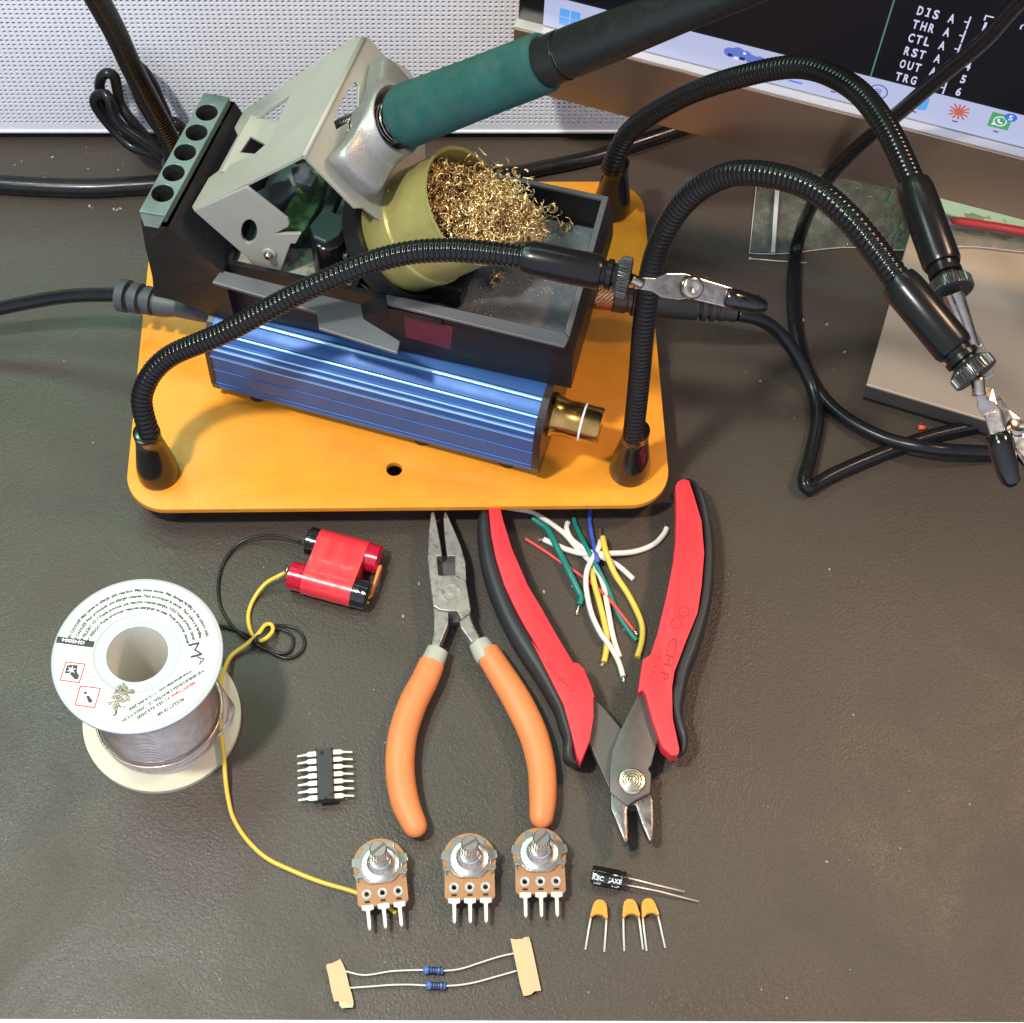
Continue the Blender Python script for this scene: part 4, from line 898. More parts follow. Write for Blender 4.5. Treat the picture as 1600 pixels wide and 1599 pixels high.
# wrap: hull of both cylinders
def hull(s, k=1.0):
    cu_ = ua+bd*s; w = la-ua; w = w-bd*w.dot(bd); cl_ = cu_+w; r = R_*1.05*k; out = []; wn_ = w.normalized(); up = V((0,0,1))
    for i in range(13):
        a = math.radians(90-180*i/12); out.append(cl_+wn_*r*math.cos(a)+up*r*math.sin(a))
    for i in range(1,6): out.append(cl_.lerp(cu_, i/6)-up*(r-0.03))
    for i in range(13):
        a = math.radians(-90-180*i/12); out.append(cu_+wn_*r*math.cos(a)+up*r*math.sin(a))
    for i in range(1,6): out.append(cu_.lerp(cl_, i/6)+up*(r-0.05*math.sin(math.pi*i/6)))
    return out
MB().rings([hull(s, 1+0.01*math.sin(s*9)) for s in [0.42+k*0.12 for k in range(16)]], caps=True).build('red_wrap', 'redtape', bl, angle=50)
mb = MB(); mb.slab([lb_+V((0,0,0.1))+bn*0.1, lb_+bd*0.06+V((0,0,0.1))+bn*0.1, ub+bd*0.14+V((0,0,0.1))-bn*0.2, ub+V((0,0,0.1))-bn*0.25], 0.35, bevel=0.03); mb.build('terminal_strip', 'orange', bl)
mb = MB(); 
for k in range(4): mb.ell(lb_+bd*0.02+bn*(-0.25+0.16*k)+V((0,0,0.1*math.sin(k*2.0))), (0.05,0.06,0.07), 8, 6)
mb.build('terminal_solder', 'gold', bl)
bk = [(470,846,.7),(440,838,.6),(405,838,.4),(372,850,.2),(350,878,.1),(341,910,.1),(344,945,.1),(360,975,.1),(382,995,.2),(400,1006,.3),(418,1016,.1),(440,1027,.1),(458,1027,.1),(473,1015,.1),(475,998,.1),(465,984,.1),(448,978,.1),(425,978,.2),(410,985,.4),(398,1000,.45),(392,1006,.2),(402,995,.35),(420,983,.3),(438,983,.1),(455,992,.1),(458,1006,.1),(450,1020,.1),(432,1020,.1),(415,1010,.1),(400,1000,.3),(380,990,.1),(360,982,.1),(342,978,.15),(322,985,.3),(305,1000,.6)]
cable('black_wire', [W(*p) for p in bk], 0.052, '', 'wblack', parent=bl, seg=8)
mb = MB(); mb.ell(W(398,1003,.25), (0.12,0.12,0.1), 10, 8); mb.build('knot', 'wblack', bl)
yl = [(446,895,.6),(436,900,.55),(415,912,.35),(397,935,.15),(388,960,.1),(391,985,.15),(402,1001,.2),(415,998,.4),(426,986,.4),(424,976,.35),(414,977,.4),(404,990,.45),(385,1007,.3),(362,1024,.2),(351,1045,.5),(344,1072,.8),(342,1108,.7),(346,1150,.5),(350,1185,.45),(352,1215,.40),(356,1245,.2),(364,1277,.08),(384,1310,.07),(415,1340,.07),(455,1360,.07),(500,1378,.07),(545,1391,.07),(575,1402,.07),(600,1412,.07),(622,1430,.07)]
cable('yellow_wire', [W(*p) for p in yl], 0.075, '', 'wyellow', parent=bl, seg=10)
MB().tube([W(622,1430,.07),W(626,1436,.07),W(627,1443,.05)], 0.045, 8).build('bare_end', 'tin', bl)
MB().tube([W(446,895,.6),W(450,888,.62),W(447,884,.6)], 0.03, 6).build('bare_end', 'tin', bl)
# ================================================================== CHIP
ch = thing('logic_chip', 'small black chip with seven straightened pins on each side', 'microchip', W(507,1213,0))
d1 = W(506.5,1169,0.6); d2 = W(509,1249,0.6); yv = (d1-d2); yv.z = 0; LC = yv.length; yv.normalize(); xv = V((yv.y,-yv.x,0)); cc_ = (d1+d2)/2
def Cc(x, y, z): return V((cc_.x,cc_.y,0))+xv*x+yv*y+V((0,0,z))
hwc = 0.285; LC = max(LC, 1.86)
mb = MB(); mb.rings([[Cc(a*(hwc-i),b*(LC/2-i),z) for a,b in ((-1,-1),(1,-1),(1,1),(-1,1))] for i, z in ((0.05,0.22),(0,0.40),(0.0,0.44),(0.05,0.60))], smooth=False); mb.build('chip_body', 'icblack', ch)
mb = MB(); mb.add([Cc(-0.08+0.075*math.cos(k*math.pi/8), LC/2-0.2+0.075*math.sin(k*math.pi/8), 0.603) for k in range(16)], [tuple(range(16))], False)
mb.add([Cc(0.01+0.06*math.cos(math.pi*k/8), -LC/2+0.05+0.09*math.sin(math.pi*k/8), 0.603) for k in range(9)], [tuple(range(9))], False)
mb.add([Cc(0.17+0.05*math.cos(k*math.pi/6), -LC/2+0.19+0.05*math.sin(k*math.pi/6), 0.603) for k in range(12)], [tuple(range(12))], False)
mb.build('key_dimples', 'dark', ch)
for sd in (-1,1):
    for k in range(7):
        y = -0.762+0.254*k+(0.02 if sd > 0 else 0); mb = MB()
        pts = [(hwc-0.02,-.085),(hwc+0.24,-.085),(hwc+0.33,-.036),(hwc+0.63,-.030),(hwc+0.63,.030),(hwc+0.33,.036),(hwc+0.24,.085),(hwc-0.02,.085)]
        mb.slab([Cc(sd*x, y+w, 0.45-max(0,x-hwc-0.2)*0.25) for x, w in pts], 0.03, bevel=0.006); mb.build('pin', 'pin', ch)
# ================================================================== NEEDLE-NOSE PLIERS
pl = thing('needle_nose_pliers', 'long nose pliers with orange rubber grips and grey steel jaws', 'pliers', W(706,1100,0))
z1p = lambda x, y: (580+x/5, 760+y/5)
def P1(pts, z): return [W(*z1p(x,y), z) for x, y in pts]
jb = MB().slab(P1([(575,188),(584,195),(700,465),(737,600),(742,735),(665,760),(600,760),(592,692),(658,690),(655,545),(594,545),(577,400),(566,250)], 0.92), 0.62, bevel=0.05).build('jaw', 'steel', pl)
MB().slab(P1([(485,930),(530,965),(605,975),(603,1075),(588,1115),(528,1262),(468,1256),(490,1140),(489,1015)], 0.90), 0.6, bevel=0.06).build('shank', 'steel', pl)
ja = MB().slab(P1([(470,195),(493,195),(540,440),(556,545),(513,545),(526,692),(660,690),(738,728),(757,830),(779,960),(768,992),(704,1040),(672,975),(605,975),(530,965),(485,935),(463,760),(441,560),(452,330)], 1.0), 0.66, bevel=0.05).build('jaw', 'steel', pl)
MB().slab(P1([(768,990),(790,1060),(852,1185),(785,1225),(700,1105),(690,1055),(704,1038)], 0.94), 0.6, bevel=0.06).build('shank', 'steel', pl)
MB().slab(P1([(513,545),(655,545),(658,692),(526,692)], 0.45), 0.3).build('jaw_recess', 'dksteel', pl)
MB().slab(P1([(605,975),(672,975),(688,1060),(605,1070)], 0.40), 0.3).build('joint_gap', 'dksteel', pl)
pc_ = W(*z1p(625,832), 1.0); 
MB().lathe([(0.36,0),(0.37,0.012),(0.34,0.02),(0.30,0.008),(0.10,0.008),(0.07,0.014),(0.0,0.014)], pc_, (0,0,1), 36).build('pivot', 'steel', pl, angle=40)
def grip(px, wid, name, mt, parent, z=0.62, flat=0.86, seg=28, capr=True):
    pts = [W(x,y,z) for x, y in px]; path = cr(pts, 8); n = len(path); rad = []
    k = len(wid)-1
    for i in range(n):
        f = i/(n-1)*k; a = min(int(f), k-1); rad.append((wid[a]*(1-(f-a))+wid[a+1]*(f-a))/2)
    if capr:
        r = rad[-1]; e = path[-1]; dr = (path[-1]-path[-2]).normalized()
        for t in (0.35,0.65,0.85,0.96,1.0): path.append(e+dr*r*1.0*t); rad.append(r*math.sqrt(max(1-t*t,0.0004)))
    mb = MB().tube(path, rad, seg, flat=flat); return mb.build(name, mt, parent, angle=60)
grip([(675,1036),(664,1062),(644,1102),(629,1150),(625,1200),(632,1250),(648,1290)], [0.88,0.94,0.98,0.98,0.97,0.94,0.80], 'grip', 'orange', pl)
grip([(760,1018),(787,1060),(812,1102),(834,1150),(846,1200),(848,1245),(846,1276)], [0.86,0.95,1.00,0.98,0.94,0.90,0.78], 'grip', 'orange', pl)
grip([(684,1016),(675,1037),(672,1044)], [0.74,0.82,0.82], 'collar', 'greycollar', pl, capr=False)
grip([(748,1004),(757,1020),(762,1028)], [0.72,0.82,0.82], 'collar', 'greycollar', pl, capr=False)
# ================================================================== FLUSH CUTTERS
fc = thing('flush_cutters', 'side cutters with red and black handles and grey blades', 'cutters', W(960,1100,0))
q3 = lambda x, y: (740+x/4, 740+y/4); q2_ = lambda x, y: (560+x/2.7586, 1000+y/2.7586)
def sm(pts, n=4): 
    return cr([V((x,y,0)) for x, y in pts], n, closed=True)
def shape(pts, z): return [W(p.x,p.y,z) for p in pts]
redL = [q3(*p) for p in [(92,190),(162,196),(185,290),(240,470),(340,700),(430,850),(520,1010),(622,1180),(655,1184),(690,1220),(740,1340),(756,1396),(748,1402)]]+[q2_(*p) for p in [(1014,330),(998,430),(958,528),(942,500),(915,390),(885,280),(830,170),(745,0)]]+[q3(*p) for p in [(430,1130),(330,970),(260,840),(190,690),(140,530),(110,380)]]
MB().slab([W(x,y,1.35) for x, y in redL], 0.55, bevel=0.07, bseg=3).build('handle', 'red', fc, angle=40)
redR = [q3(*p) for p in [(1262,80),(1275,52),(1305,38),(1345,42),(1375,130),(1425,300),(1441,500),(1425,700),(1400,870),(1330,1040),(1255,1240),(1240,1340),(1243,1480)]]+[q2_(*p) for p in [(1350,240),(1355,340),(1383,470),(1378,495),(1350,497),(1310,460),(1270,350),(1238,232),(1226,215),(1206,226)]]+[q3(*p) for p in [(1045,1250),(1060,1160),(1105,1135),(1150,1000),(1210,750),(1250,550),(1267,400),(1268,200)]]
MB().slab([W(x,y,1.45) for x, y in redR], 0.55, bevel=0.07, bseg=3).build('handle', 'red', fc, angle=40)
# black outer grips : rounded strips hugging the outer side
def strip(outer, inner, z, parent, zr=0.52):
    a = cr([W(*p, z) for p in outer], 6); b = cr([W(*p, z) for p in inner], 6); n = min(len(a), len(b)); R = []
    a = resample(a, 0.05); b = resample(b, 0.05)
    def at(l, t):
        f = t*(len(l)-1); i = min(int(f), len(l)-2); return l[i].lerp(l[i+1], f-i)
    for k in range(60):
        t = k/59; p, q_ = at(a,t), at(b,t); p = p+(p-q_).normalized()*0.06; c = (p+q_)/2; w = (p-q_)/2; hw = max(w.length, 0.02); wd_ = w.normalized(); e_ = max(0.08, min(1.0, 14*min(t,1-t)))**0.5
        R.append([c+wd_*hw*max(e_,0.3)*math.copysign(abs(math.cos(x))**0.8, math.cos(x))+V((0,0,1))*zr*e_*math.sin(x) for x in [2*math.pi*j/20 for j in range(20)]])
    return MB().rings(R).build('outer_grip', 'blackgrip', parent, angle=60)
oL = [q3(*p) for p in [(72,192),(40,270),(32,400),(58,600),(120,800),(200,980),(300,1150),(400,1300),(505,1480)]]+[q2_(*p) for p in [(866,372),(888,440),(884,515),(905,545),(950,550)]]
iL = [q3(*p) for p in [(110,192),(108,280),(125,400),(160,560),(220,740),(290,900),(370,1030),(450,1160)]]+[q2_(*p) for p in [(860,220),(905,330),(930,430),(945,500),(958,530),(962,540)]]
strip(oL, iL, 0.80, fc, 0.5)
oR = [q3(*p) for p in [(1335,40),(1390,90),(1450,230),(1489,450),(1490,650),(1468,850),(1410,1080),(1335,1280),(1312,1400)]]+[q2_(*p) for p in [(1388,330),(1415,440),(1412,490),(1380,511)]]
iR = [q3(*p) for p in [(1320,44),(1360,100),(1405,260),(1425,450),(1415,650),(1390,840),(1330,1010),(1255,1220),(1235,1340)]]+[q2_(*p) for p in [(1335,240),(1345,340),(1375,450),(1375,480),(1365,500)]]
strip(oR, iR, 0.85, fc, 0.52)
Q2 = lambda pts, z: [W(*q2_(x,y), z) for x, y in pts]
MB().slab(Q2([(1005,240),(1060,295),(1138,388),(1110,520),(1090,640),(1082,640),(1003,462),(960,380)], 0.92), 0.30, bevel=0.03).build('blade', 'dksteel', fc, label='dark steel lower blade arm')
MB().slab(Q2([(1165,710),(1258,660),(1270,690),(1273,780),(1268,865),(1255,868),(1225,800),(1196,712)], 0.95), 0.42, bevel=0.08).build('jaw', 'brightsteel', fc, angle=25)
MB().slab(Q2([(1212,222),(1240,225),(1265,330),(1292,405),(1288,440),(1273,495),(1262,540),(1252,548),(1250,560),(1262,575),(1258,658),(1195,690),(1160,715),(1085,655),(1084,560),(1094,480),(1130,388)], 1.16), 0.22, bevel=0.025).build('blade', 'dksteel', fc, angle=30)
MB().slab(Q2([(1085,640),(1160,700),(1165,712),(1160,740),(1164,862),(1150,880),(1118,800),(1088,730)], 1.10), 0.5, bevel=0.08).build('jaw', 'brightsteel', fc, angle=25)
pr = W(*q2_(1178,610), 1.16); prof = [(0.44,-0.1),(0.45,0.06),(0.41,0.12)]
for k in range(4): r = 0.37-0.085*k; prof += [(r,0.13),(r-0.025,0.10),(r-0.05,0.105)]
prof += [(0.03,0.14),(0,0.14)]
MB().lathe(prof, pr, (0,0,1), 48).build('pivot_rivet', mat('rivet_nickel', (0.70,0.60,0.46), 0.25, 1.0), fc, angle=30)
mb = MB()
def mark(txt, p, q_, z, size, mb=mb): 
    a, b = W(*p, z), W(*q_, z); ex = (b-a); ey = V((-ex.y, ex.x, 0)); put_text(mb, txt, a, ex, ey, size, width=ex.length)
z5 = lambda x, y: (1000+x/8, 900+y/8)
mark('C.H.P.', z5(490,740), z5(345,1330), 1.456, 0.40) if False else mark('C.H.P.', z5(370,770), z5(250,1320), 1.456, 0.0)
mb = MB()
mark('C.H.P.', z5(385,755), z5(225,1330), 1.4535, 0.42, mb)
mark('P.I.N.', z5(205,990), z5(95,1320), 1.4535, 0.22, mb)
def ringm(cx, cy, r, z, a0=0, a1=360, w=0.035):
    c = W(cx,cy,z); n = 24
    for k in range(n):
        a, b = math.radians(a0+(a1-a0)*k/n), math.radians(a0+(a1-a0)*(k+1)/n)
        mb.add([c+V((math.cos(a)*r,math.sin(a)*r,0)), c+V((math.cos(b)*r,math.sin(b)*r,0)), c+V((math.cos(b)*(r-w),math.sin(b)*(r-w),0)), c+V((math.cos(a)*(r-w),math.sin(a)*(r-w),0))], [(0,1,2,3)], False)
ringm(*z5(550,445), 0.20, 1.4535, -120, 200); ringm(*z5(455,600), 0.20, 1.4535, 90, 390); ringm(*z5(500,520), 0.10, 1.4535)
mb.build('moulded_mark', 'redink', fc); mb = MB()
mark('CHP-170', (898,1079), (858,1034), 1.3535, 0.24, mb)
mb.build('moulded_mark', 'redink', fc)
# ================================================================== WIRE OFFCUTS
def scrap(name, pts, r, mt, label, zz, strand=None, tail=None):
    P = [W(*q3(x,y), z) for (x,y), z in zip(pts, zz)]
    t = thing(name, label, 'wire scrap', P[len(P)//2], 'wire offcuts between the cutter handles')
    path = cr(P, 8); MB().tube(path, r*1.14, 12).build('insulation', mt, t)
    for e in (strand or []):
        i, (ex_, ey_) = e; p = P[i]; q_ = W(*q3(ex_,ey_), max(p.z-0.03,0.03)); mb = MB(); rn = random.Random(int(ex_))
        for k in range(6):
            o = V((rn.uniform(-1,1),rn.uniform(-1,1),rn.uniform(-.3,.6)))*0.055; mb.tube(cr([p, p.lerp(q_,0.5)+o*0.5, q_+o],4), 0.013, 5)
        mb.build('bare_strands', 'tin', t)
def zl(n, v): return v if hasattr(v, '__len__') else [v]*n
scr_ = [
 ('cut_wire', [(165,207),(260,222),(350,237),(450,290),(560,370),(650,470),(730,552),(775,610),(812,700),(840,850),(868,1000),(890,1080),(915,1150)], .085, 'wwhite', 'longest cream white wire scrap, starting at the tip of the left cutter handle', [.2,.2,.1,.1,.1,.12,.2,.2,.12,.2,.15,.1,.1], []),
 ('cut_wire', [(590,305),(582,345),(612,410),(690,470),(770,510),(850,545),(920,590),(1000,662)], .085, 'wwhite', 'cream white wire scrap with a hooked upper end, ending right of the pile', [.1,.1,.12,.3,.35,.2,.1,.1], [(0,(600,288))]),
 ('cut_wire', [(437,412),(520,450),(600,482),(700,503),(850,500),(1000,490),(1120,447),(1185,385),(1208,340)], .09, 'wwhite', 'cream white wire scrap curving up to the right towards the right handle', [.1,.1,.12,.28,.35,.15,.1,.1,.1], [(8,(1195,305)),(0,(405,418))]),
 ('cut_wire', [(795,420),(775,480),(735,545),(706,620),(704,720),(735,870),(795,1000),(860,1090),(908,1180),(935,1270)], .085, 'wwhite', 'cream white wire scrap bowed to the left that reaches lowest in the pile', [.3,.45,.45,.35,.3,.3,.3,.2,.1,.1], [(9,(935,1300)),(0,(790,335))]),
 ('cut_wire', [(368,280),(420,315),(462,350),(510,440),(545,510),(600,620),(655,735),(674,780),(660,822)], .10, 'wgreen', 'thick teal green wire scrap lying on the left with frayed ends', [.12,.12,.15,.25,.25,.3,.2,.1,.1], [(0,(360,225)),(8,(645,880))]),
 ('cut_wire', [(627,280),(645,340),(700,450),(740,525),(800,640),(850,745),(900,870),(960,970),(1020,1045)], .075, 'wgreen', 'teal green wire scrap running down the middle of the pile', [.1,.12,.4,.45,.2,.12,.12,.1,.1], [(0,(620,240))]),
 ('cut_wire', [(745,150),(728,230),(727,310),(745,420),(762,500),(776,556)], .07, 'wblue', 'short blue wire scrap coming out from under the yellow plate', [.1,.1,.1,.2,.5,.5], []),
 ('cut_wire', [(322,407),(440,482),(560,565),(700,660),(850,790),(1003,983)], .055, 'wred', 'straight thin red wire scrap crossing below the others', [.08,.07,.07,.07,.2,.15], [(5,(1025,1000))]),
 ('cut_wire', [(806,398),(830,500),(885,630),(960,745),(1020,860),(1055,955),(1052,1050),(1024,1148)], .095, 'wyellow2', 'pale yellow wire scrap curved along the right side of the pile', [.4,.5,.3,.12,.1,.1,.1,.1], []),
 ('cut_wire', [(738,595),(752,680),(785,800),(815,920),(832,1020),(830,1100),(815,1180)], .095, 'wyellow2', 'pale yellow wire scrap half hidden under white ones, ending in a bare tip', [.15,.12,.1,.1,.1,.1,.1], [(6,(795,1200))]),
]
for nme, pts, r, mt, lab, zz, stn in scr_: scrap(nme, pts, r, mt, lab, zz, stn)
# ================================================================== POTENTIOMETERS
def make_pot():
    t = thing('potentiometer', '', 'potentiometer', (0,0,0), 'potentiometers in a row below the pliers')
    bz = 0.62
    out = []
    for k in range(33):
        a = math.radians(-38+256*k/32); out.append((0.86*math.cos(a), 0.86*math.sin(a)))
    out += [(-0.80,-0.42),(-0.80,-1.22),(-0.72,-1.32),(0.72,-1.32),(0.80,-1.22),(0.80,-0.42)]
    MB().slab(rot2(out, bz), 0.14, holes=[circ((x,-0.92),0.085,16,bz) for x in (-0.5,0,0.5)], bevel=0.012).build('board', 'phenolic', t)
    MB().lathe([(0.0,0.02),(0.74,0.02),(0.80,0.08),(0.80,0.44),(0.74,0.48),(0,0.48)], (0,0,0), (0,0,1), 36).build('back_shell', 'zinc', t, angle=40)
    out = []
    for k in range(64):
        a = 2*math.pi*k/64; d_ = math.degrees(a) % 360; r = 0.70
        if any(abs((d_-q+180) % 360-180) < 9 for q in (8,172)): r = 0.90
        if any(abs((d_-q+180) % 360-180) < 8 for q in (335,205)): r = 0.86
        if any(abs((d_-q+180) % 360-180) < 10 for q in (55,125)): r = 0.80
        if 78 < d_ < 102: r = 0.60
        if 240 < d_ < 300: r = min(r, 0.62/max(0.3,abs(math.sin(a))))
        out.append((r*math.cos(a), r*math.sin(a)))
    fr = MB().slab(rot2(out, bz+0.10), 0.09, bevel=0.012).build('face_plate', 'zinc', t)
    for d_ in (8,172,335,205):
        a = math.radians(d_); c, s_ = math.cos(a), math.sin(a); rt = Matrix.Rotation(a, 3, 'Z')
        MB().box((0.875*c,0.875*s_,bz-0.12), (0.035,0.24,0.42), rt).build('tab', 'zinc', t)
    MB().lathe([(0.60,0.09),(0.60,0.14),(0.52,0.17),(0.42,0.18),(0.40,0.22),(0.36,0.28),(0.345,0.55),(0.31,0.58),(0.2,0.58)], (0,0,bz), (0,0,1), 40).build('bushing', 'zinc', t, angle=35)
    mb = MB(); seg = 72; R = []; sr = 0.285
    for r_, h, kn_ in ((sr,0.5,0),(sr,0.95,0),(sr,1.0,1),(sr,1.55,1),(sr-0.05,1.62,0)):
        R.append([V(((r_-(0.03 if kn_ and j % 4 < 2 else 0))*math.cos(2*math.pi*j/seg), (r_-(0.03 if kn_ and j % 4 < 2 else 0))*math.sin(2*math.pi*j/seg), bz+h)) for j in range(seg)])
    mb.rings(R); sh_ = mb.build('shaft', 'zinc', t, angle=30)
    rt = Matrix.Rotation(math.radians(35), 3, 'Z'); MB().box((0,0,bz+1.624), (0.52,0.085,0.01), rt).build('shaft_slot', 'dksteel', sh_)
    for x in (-0.5,0,0.5):
        MB().lathe([(0.09,0.0),(0.165,0.0),(0.17,0.02),(0.13,0.05),(0.085,0.03),(0.075,-0.02),(0.08,-0.1)], (x,-0.92,bz), (0,0,1), 24, caps=False).build('eyelet', 'lug', t, angle=50)
        mb = MB(); mb.slab([V((x-0.19,-1.28,bz+0.07)), V((x+0.19,-1.28,bz+0.07)), V((x+0.19,-1.42,bz+0.03)), V((x+0.062,-1.46,bz+0.02)), V((x+0.052,-1.98,bz-0.08)), V((x,-2.06,bz-0.10)), V((x-0.052,-1.98,bz-0.08)), V((x-0.062,-1.46,bz+0.02)), V((x-0.19,-1.42,bz+0.03))], 0.06, bevel=0.012); mb.build('lug', 'lug', t)
        MB().slab([V((x-0.08,-1.14,bz+0.02)),V((x-0.08,-1.2,bz+0.02)),V((x+0.08,-1.2,bz+0.02)),V((x+0.08,-1.14,bz+0.02))], 0.016).build('slot_tab', 'dark', t)
    return t
pot = make_pot()
# eyelets row measured at z .62
for i, (el, er, lab) in enumerate((((571,1398),(624,1392),'left potentiometer, with the yellow wire running under its brown board'),
                              ((709,1387),(759,1386),'middle potentiometer, standing clear between the two pliers handles'),
                              ((819,1378),(870,1377),'right potentiometer, touching the tip of the right orange grip'))):
    o = pot if i == 0 else copy_tree(pot)
    a, b = W(*el,0.62), W(*er,0.62); ang = math.atan2(b.y-a.y, b.x-a.x); mdl = (a+b)/2; yv_ = V((-math.sin(ang), math.cos(ang), 0))
    c = mdl+yv_*0.92; o.location = V((c.x,c.y,0.0))*S; o.rotation_euler = (0,0,ang); o['label'] = lab
    for c_ in o.children:
        if c_.name.startswith('shaft'): c_.rotation_euler = (0,0,math.radians((0,-7,9)[i]))
# ================================================================== CAPACITORS
ec = thing('electrolytic_capacitor', 'small black can capacitor with white printing and two long copper coloured leads', 'capacitor', W(950,1370,0))
a = W(923.5,1366,0.33); b = W(977,1376,0.33); dr = (b-a).normalized(); Lx = (b-a).length; R_ = 0.30
cn_ = MB().lathe([(0,0.0),(0.22,0.0),(R_-0.02,0.02),(R_,0.06),(R_,Lx-0.22),(R_-0.035,Lx-0.17),(R_-0.035,Lx-0.12),(R_,Lx-0.07),(R_-0.02,Lx),(0.2,Lx),(0,Lx-0.02)], a, dr, 40).build('can', 'capblack', ec, angle=40)
side = V((dr.y,-dr.x,0)); mb = MB()
def wrap_text(txt, s0, s1, ang0, size):
    vs, fs, w = glyphs(txt, 0.03); out = []
    for v in vs:
        s_ = s0+(s1-s0)*v.x/w; th_ = math.radians(ang0)-v.y*size/R_
        out.append(a+dr*s_+(V((0,0,1))*math.cos(th_)+side*math.sin(th_))*(R_+0.006))
    mb.add(out, fs, False)
wrap_text('KEC', 0.04, 0.42, 46, 0.20); wrap_text('JAKE', 0.58, 1.0, 46, 0.20); wrap_text('105', 0.1, 0.35, 84, 0.15); wrap_text('1uF', 0.68, 0.95, 84, 0.15)
mb.build('can_print', 'white', cn_)
MB().tube([b+V((0,0,0.02))+side*(-0.10), W(1025,1383,0.25), W(1070,1393.5,0.12)], 0.030, 8).build('lead', 'leadcu', ec)
MB().tube([b+V((0,0,-0.05))+side*(0.12), W(1030,1393,0.18), W(1092,1409,0.06)], 0.030, 8).build('lead', 'leadcu', ec)
def make_cap():
    t = thing('ceramic_capacitor', '', 'capacitor', (0,0,0), 'orange ceramic capacitors in a row')
    prof = [(0,0.30),(0.10,0.285),(0.19,0.20),(0.235,0.06),(0.26,-0.10),(0.285,-0.24),(0.255,-0.33),(0.20,-0.27),(0.10,-0.20),(0,-0.185)]
    poly = prof+[(-x,y) for x, y in prof[::-1][1:-1]]
    mb = MB(); mb.slab([V((x,y,0.30)) for x, y in poly[::-1]], 0.26, bevel=0.085, bseg=4); mb.build('dipped_body', 'caporange', t, angle=70)
    for s_, dx in ((-1,-0.06),(1,0.0)):
        MB().tube([V((s_*0.245,-0.24,0.15)), V((s_*0.26+dx*0.3,-0.6,0.10)), V((s_*0.27+dx,-1.30,0.04))], 0.036, 8).build('lead', 'pin', t)
    return t
cp = make_cap()
for i, (x, y, rot_, lab) in enumerate(((937,1420,-8,'leftmost of three orange ceramic capacitors, standing apart from the other two'),(985,1419,3,'middle of three orange ceramic capacitors'),(1014,1418,8,'rightmost of three orange ceramic capacitors, close beside the middle one'))):
    o = cp if i == 0 else copy_tree(cp); w = W(x,y,0.25); o.location = V((w.x,w.y,0.0))*S; o.rotation_euler = (0,0,math.radians(rot_)); o['label'] = lab
# ================================================================== RESISTORS AND TAPE
z7 = lambda x, y: (480+x/4, 1440+y/4)
for i, (lp, body, lab) in enumerate((([(235,310),(330,333),(400,332),(520,312),(640,305),(725,304),(850,308),(960,296),(1080,258),(1200,220),(1300,198)], ((725,303),(852,309)), 'upper of two small blue banded resistors taped in parallel'),
                               ([(262,416),(400,406),(520,397),(640,395),(745,400),(865,402),(960,396),(1060,378),(1180,345),(1310,308)], ((742,399),(868,403)), 'lower of two small blue banded resistors taped in parallel'))):
    a = W(*z7(*body[0]),0.16); b = W(*z7(*body[1]),0.16); dr = (b-a).normalized(); Lx = (b-a).length
    rs = thing('resistor', lab, 'resistor', (a+b)/2, 'two blue resistors joined by paper tapes')
    def rr(x): return 0.105+0.028*(1 if (x < 0.2 or x > 0.8) else 0)
    prof = [(0,0),(0.06,0.0),(0.115,0.03),(0.135,0.08),(0.13,Lx*0.22),(0.108,Lx*0.30),(0.108,Lx*0.70),(0.13,Lx*0.78),(0.135,Lx-0.08),(0.115,Lx-0.03),(0.06,Lx),(0,Lx)]
    rb = MB().lathe(prof, a, dr, 24).build('resistor_body', 'resblue', rs, angle=60)
    mb = MB()
    for f, r_ in ((0.26,0.122),(0.40,0.111),(0.52,0.111),(0.64,0.111),(0.79,0.136)): mb.lathe([(r_,Lx*f),(r_+0.002,Lx*f+0.005),(r_+0.002,Lx*f+0.055),(r_,Lx*f+0.06)], a, dr, 24, caps=False)
    mb.build('colour_bands', 'resband', rb)
    pts = [W(*z7(x,y),0.14) for x, y in lp]; MB().tube(cr(pts,6), 0.030, 8).build('lead', 'pin', rs)
def tape(pts, label, z=0.2):
    return tag(MB().slab([W(*z7(x,y),z+dz) for (x, y), dz in [(p, 0.0) for p in pts]], 0.05, bevel=0.006).build('paper_tape', 'tape', None, W(*z7(*pts[0]),0)), label, 'tape', 'paper tapes holding the resistors')
tape([(118,280),(125,265),(150,262),(190,244),(205,234),(222,262),(238,300),(250,345),(262,400),(278,450),(290,505),(284,520),(195,498),(168,500),(150,430),(135,350)], 'left strip of tan paper tape holding both resistor leads, with a glued torn end')
tape([(1270,106),(1300,112),(1345,108),(1358,97),(1386,96),(1400,140),(1420,230),(1445,350),(1462,432),(1420,436),(1405,452),(1380,462),(1352,465),(1330,390),(1312,300),(1290,200)], 'right strip of tan paper tape holding both resistor leads, longer and cleanly torn')
tl = bpy.data.objects['paper_tape']
g_ = MB().slab([W(*z7(x,y),0.235) for x, y in [(196,482),(215,500),(240,492),(265,515),(291,512),(284,538),(215,542),(200,520)]], 0.02, bevel=0.004); ORG[tl.name] = W(*z7(118,280),0); gl = g_.build('glue_film', 'tapeglue', tl)
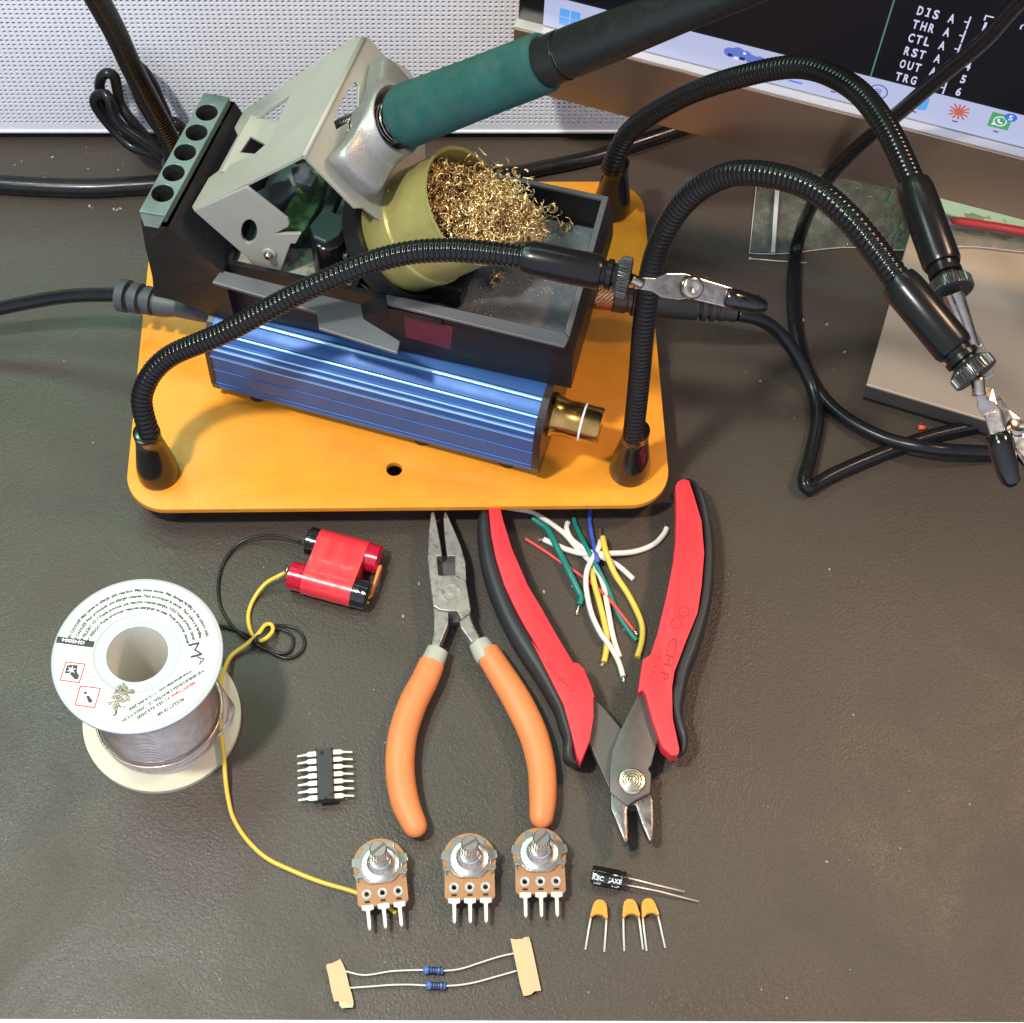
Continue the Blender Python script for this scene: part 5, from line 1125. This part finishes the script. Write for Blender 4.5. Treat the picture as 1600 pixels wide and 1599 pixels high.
# ================================================================== PLASTIC BAG, TUBES, SMALL THINGS
bagpts = [(1184,268),(1290,262),(1400,283),(1500,310),(1600,336),(1700,360),(1700,402),(1600,387),(1500,389),(1440,392),(1400,386),(1350,388),(1310,396),(1270,392),(1230,396),(1171,395),(1173,330)]
bg_ = thing('zip_bag', 'clear crumpled zip bag lying on the desk below the monitor', 'plastic bag', W(1380,340,0))
mb = MB(); nxg, nyg = 60, 16; rnd = random.Random(9)
from mathutils import noise as mnoise
def topb(t): return (1184+(1700-1184)*t, 266+ (360-266)*max(0,(t-0.12)/0.88)**1.05)
def botb(t): return (1171+(1700-1171)*t, 396-8*math.sin(t*3.0)+3*math.sin(t*17))
gv = []
for i in range(nxg+1):
    for j in range(nyg+1):
        t = i/nxg; s_ = j/nyg; a = topb(t); b = botb(t); x = a[0]*(1-s_)+b[0]*s_; y = a[1]*(1-s_)+b[1]*s_; p = W(x,y,0.05)
        h = abs(mnoise.noise(V((p.x*0.9,p.y*0.9,0))))*0.55+abs(mnoise.noise(V((p.x*2.6,p.y*2.6,3))))*0.22
        edge = min(1, 4*min(s_,1-s_), 8*min(t,1-t)+0.1); zb = 1.2*max(0,min(1,(x-1385)/50)); q = W(x,y,0.05+zb+h*edge); gv.append(q)
mb.add(gv, [(i*(nyg+1)+j, (i+1)*(nyg+1)+j, (i+1)*(nyg+1)+j+1, i*(nyg+1)+j+1) for i in range(nxg) for j in range(nyg)], True)
mb.build('bag_film', 'bag', bg_)
edge = [gv[j] for j in range(nyg+1)]+[gv[i*(nyg+1)+nyg] for i in range(1,nxg+1)]
MB().tube(edge, 0.022, 6).build('bag_seam', 'bagzip', bg_)
MB().slab([W(x,y,0.42) for x, y in [(1211,296),(1218,296),(1211,394),(1205,394)]], 0.05, bevel=0.01).build('zip_strip', 'bagzip', bg_)
tag(MB().slab([W(x,y,1.45) for x, y in [(1462,312),(1480,308),(1700,352),(1700,384),(1560,350),(1468,333)]], 0.12, bevel=0.04).build('heat_shrink_tube', 'htgreen', None, W(1500,330,0)), 'flat pale green heat shrink tube inside the clear bag', 'heat shrink tube', 'heat shrink tubes in the bag')
tag(MB().tube([W(1486,345,1.62), W(1500,346,1.62), W(1560,355,1.62), W(1700,379,1.62)], [0.10,0.20,0.20,0.20], 16, flat=0.7).build('heat_shrink_tube', 'htred', None, W(1500,345,0)), 'rounded dark red heat shrink tube inside the clear bag', 'heat shrink tube', 'heat shrink tubes in the bag')
t = thing('wire_pin', 'thin gold coloured pin lying on the desk in front of the clear bag', 'pin', W(1215,408,0))
MB().tube([W(1173,404.5,.05),W(1215,408,.05),W(1261,411,.05)], 0.028, 8).build('pin_shaft', 'leadcu', t); MB().ell(W(1172,404,.06), (0.06,0.06,0.05), 10, 6).build('pin_head', 'leadcu', t)
mb = MB(); p, q_ = W(1435,668,0.10), W(1446,669,0.10); mb.tube([p,q_], 0.10, 12); tag(mb.build('plastic_sleeve', mat('coral_plastic', (0.75,0.10,0.05), 0.4), None, p), 'tiny coral red plastic sleeve beside the monitor stand base', 'sleeve')
# dust and crumbs all over the desk
mb = MB(); rnd = random.Random(11)
spots = [(20,230,280,290,34),(90,300,230,340,8),(1020,150,1180,400,6),(1080,430,1200,620,16),(0,560,200,900,10),(400,860,700,1280,26),(1060,800,1140,900,10),(900,1250,1600,1560,30),(0,1250,560,1560,22),(760,820,1010,1080,14),(1130,560,1560,900,20),(1080,1100,1500,1250,8)]
for x0_, y0_, x1_, y1_, n_ in spots:
    for k in range(max(3,int(n_*0.6))):
        p = W(rnd.uniform(x0_,x1_), rnd.uniform(y0_,y1_), 0.012); s_ = rnd.choice([0.018,0.022,0.03,0.05])
        mb.ell(p, (s_,s_*rnd.uniform(.4,1),s_*.5), 6, 4, Matrix.Rotation(rnd.uniform(0,3), 3, 'Z'))
for x, y in ((178,327),(183,328),(188,326),(140,322),(82,246),(1255,500),(1292,507),(1320,550),(630,963),(850,925),(655,912)):
    mb.ell(W(x,y,0.03), (0.08,0.05,0.03), 8, 5, Matrix.Rotation(x, 3, 'Z'))
tag(mb.build('desk_dust', 'dust', None, (0,0,0)), 'tiny pale chips and dust specks scattered over the dark desk', 'dust', kind='stuff')
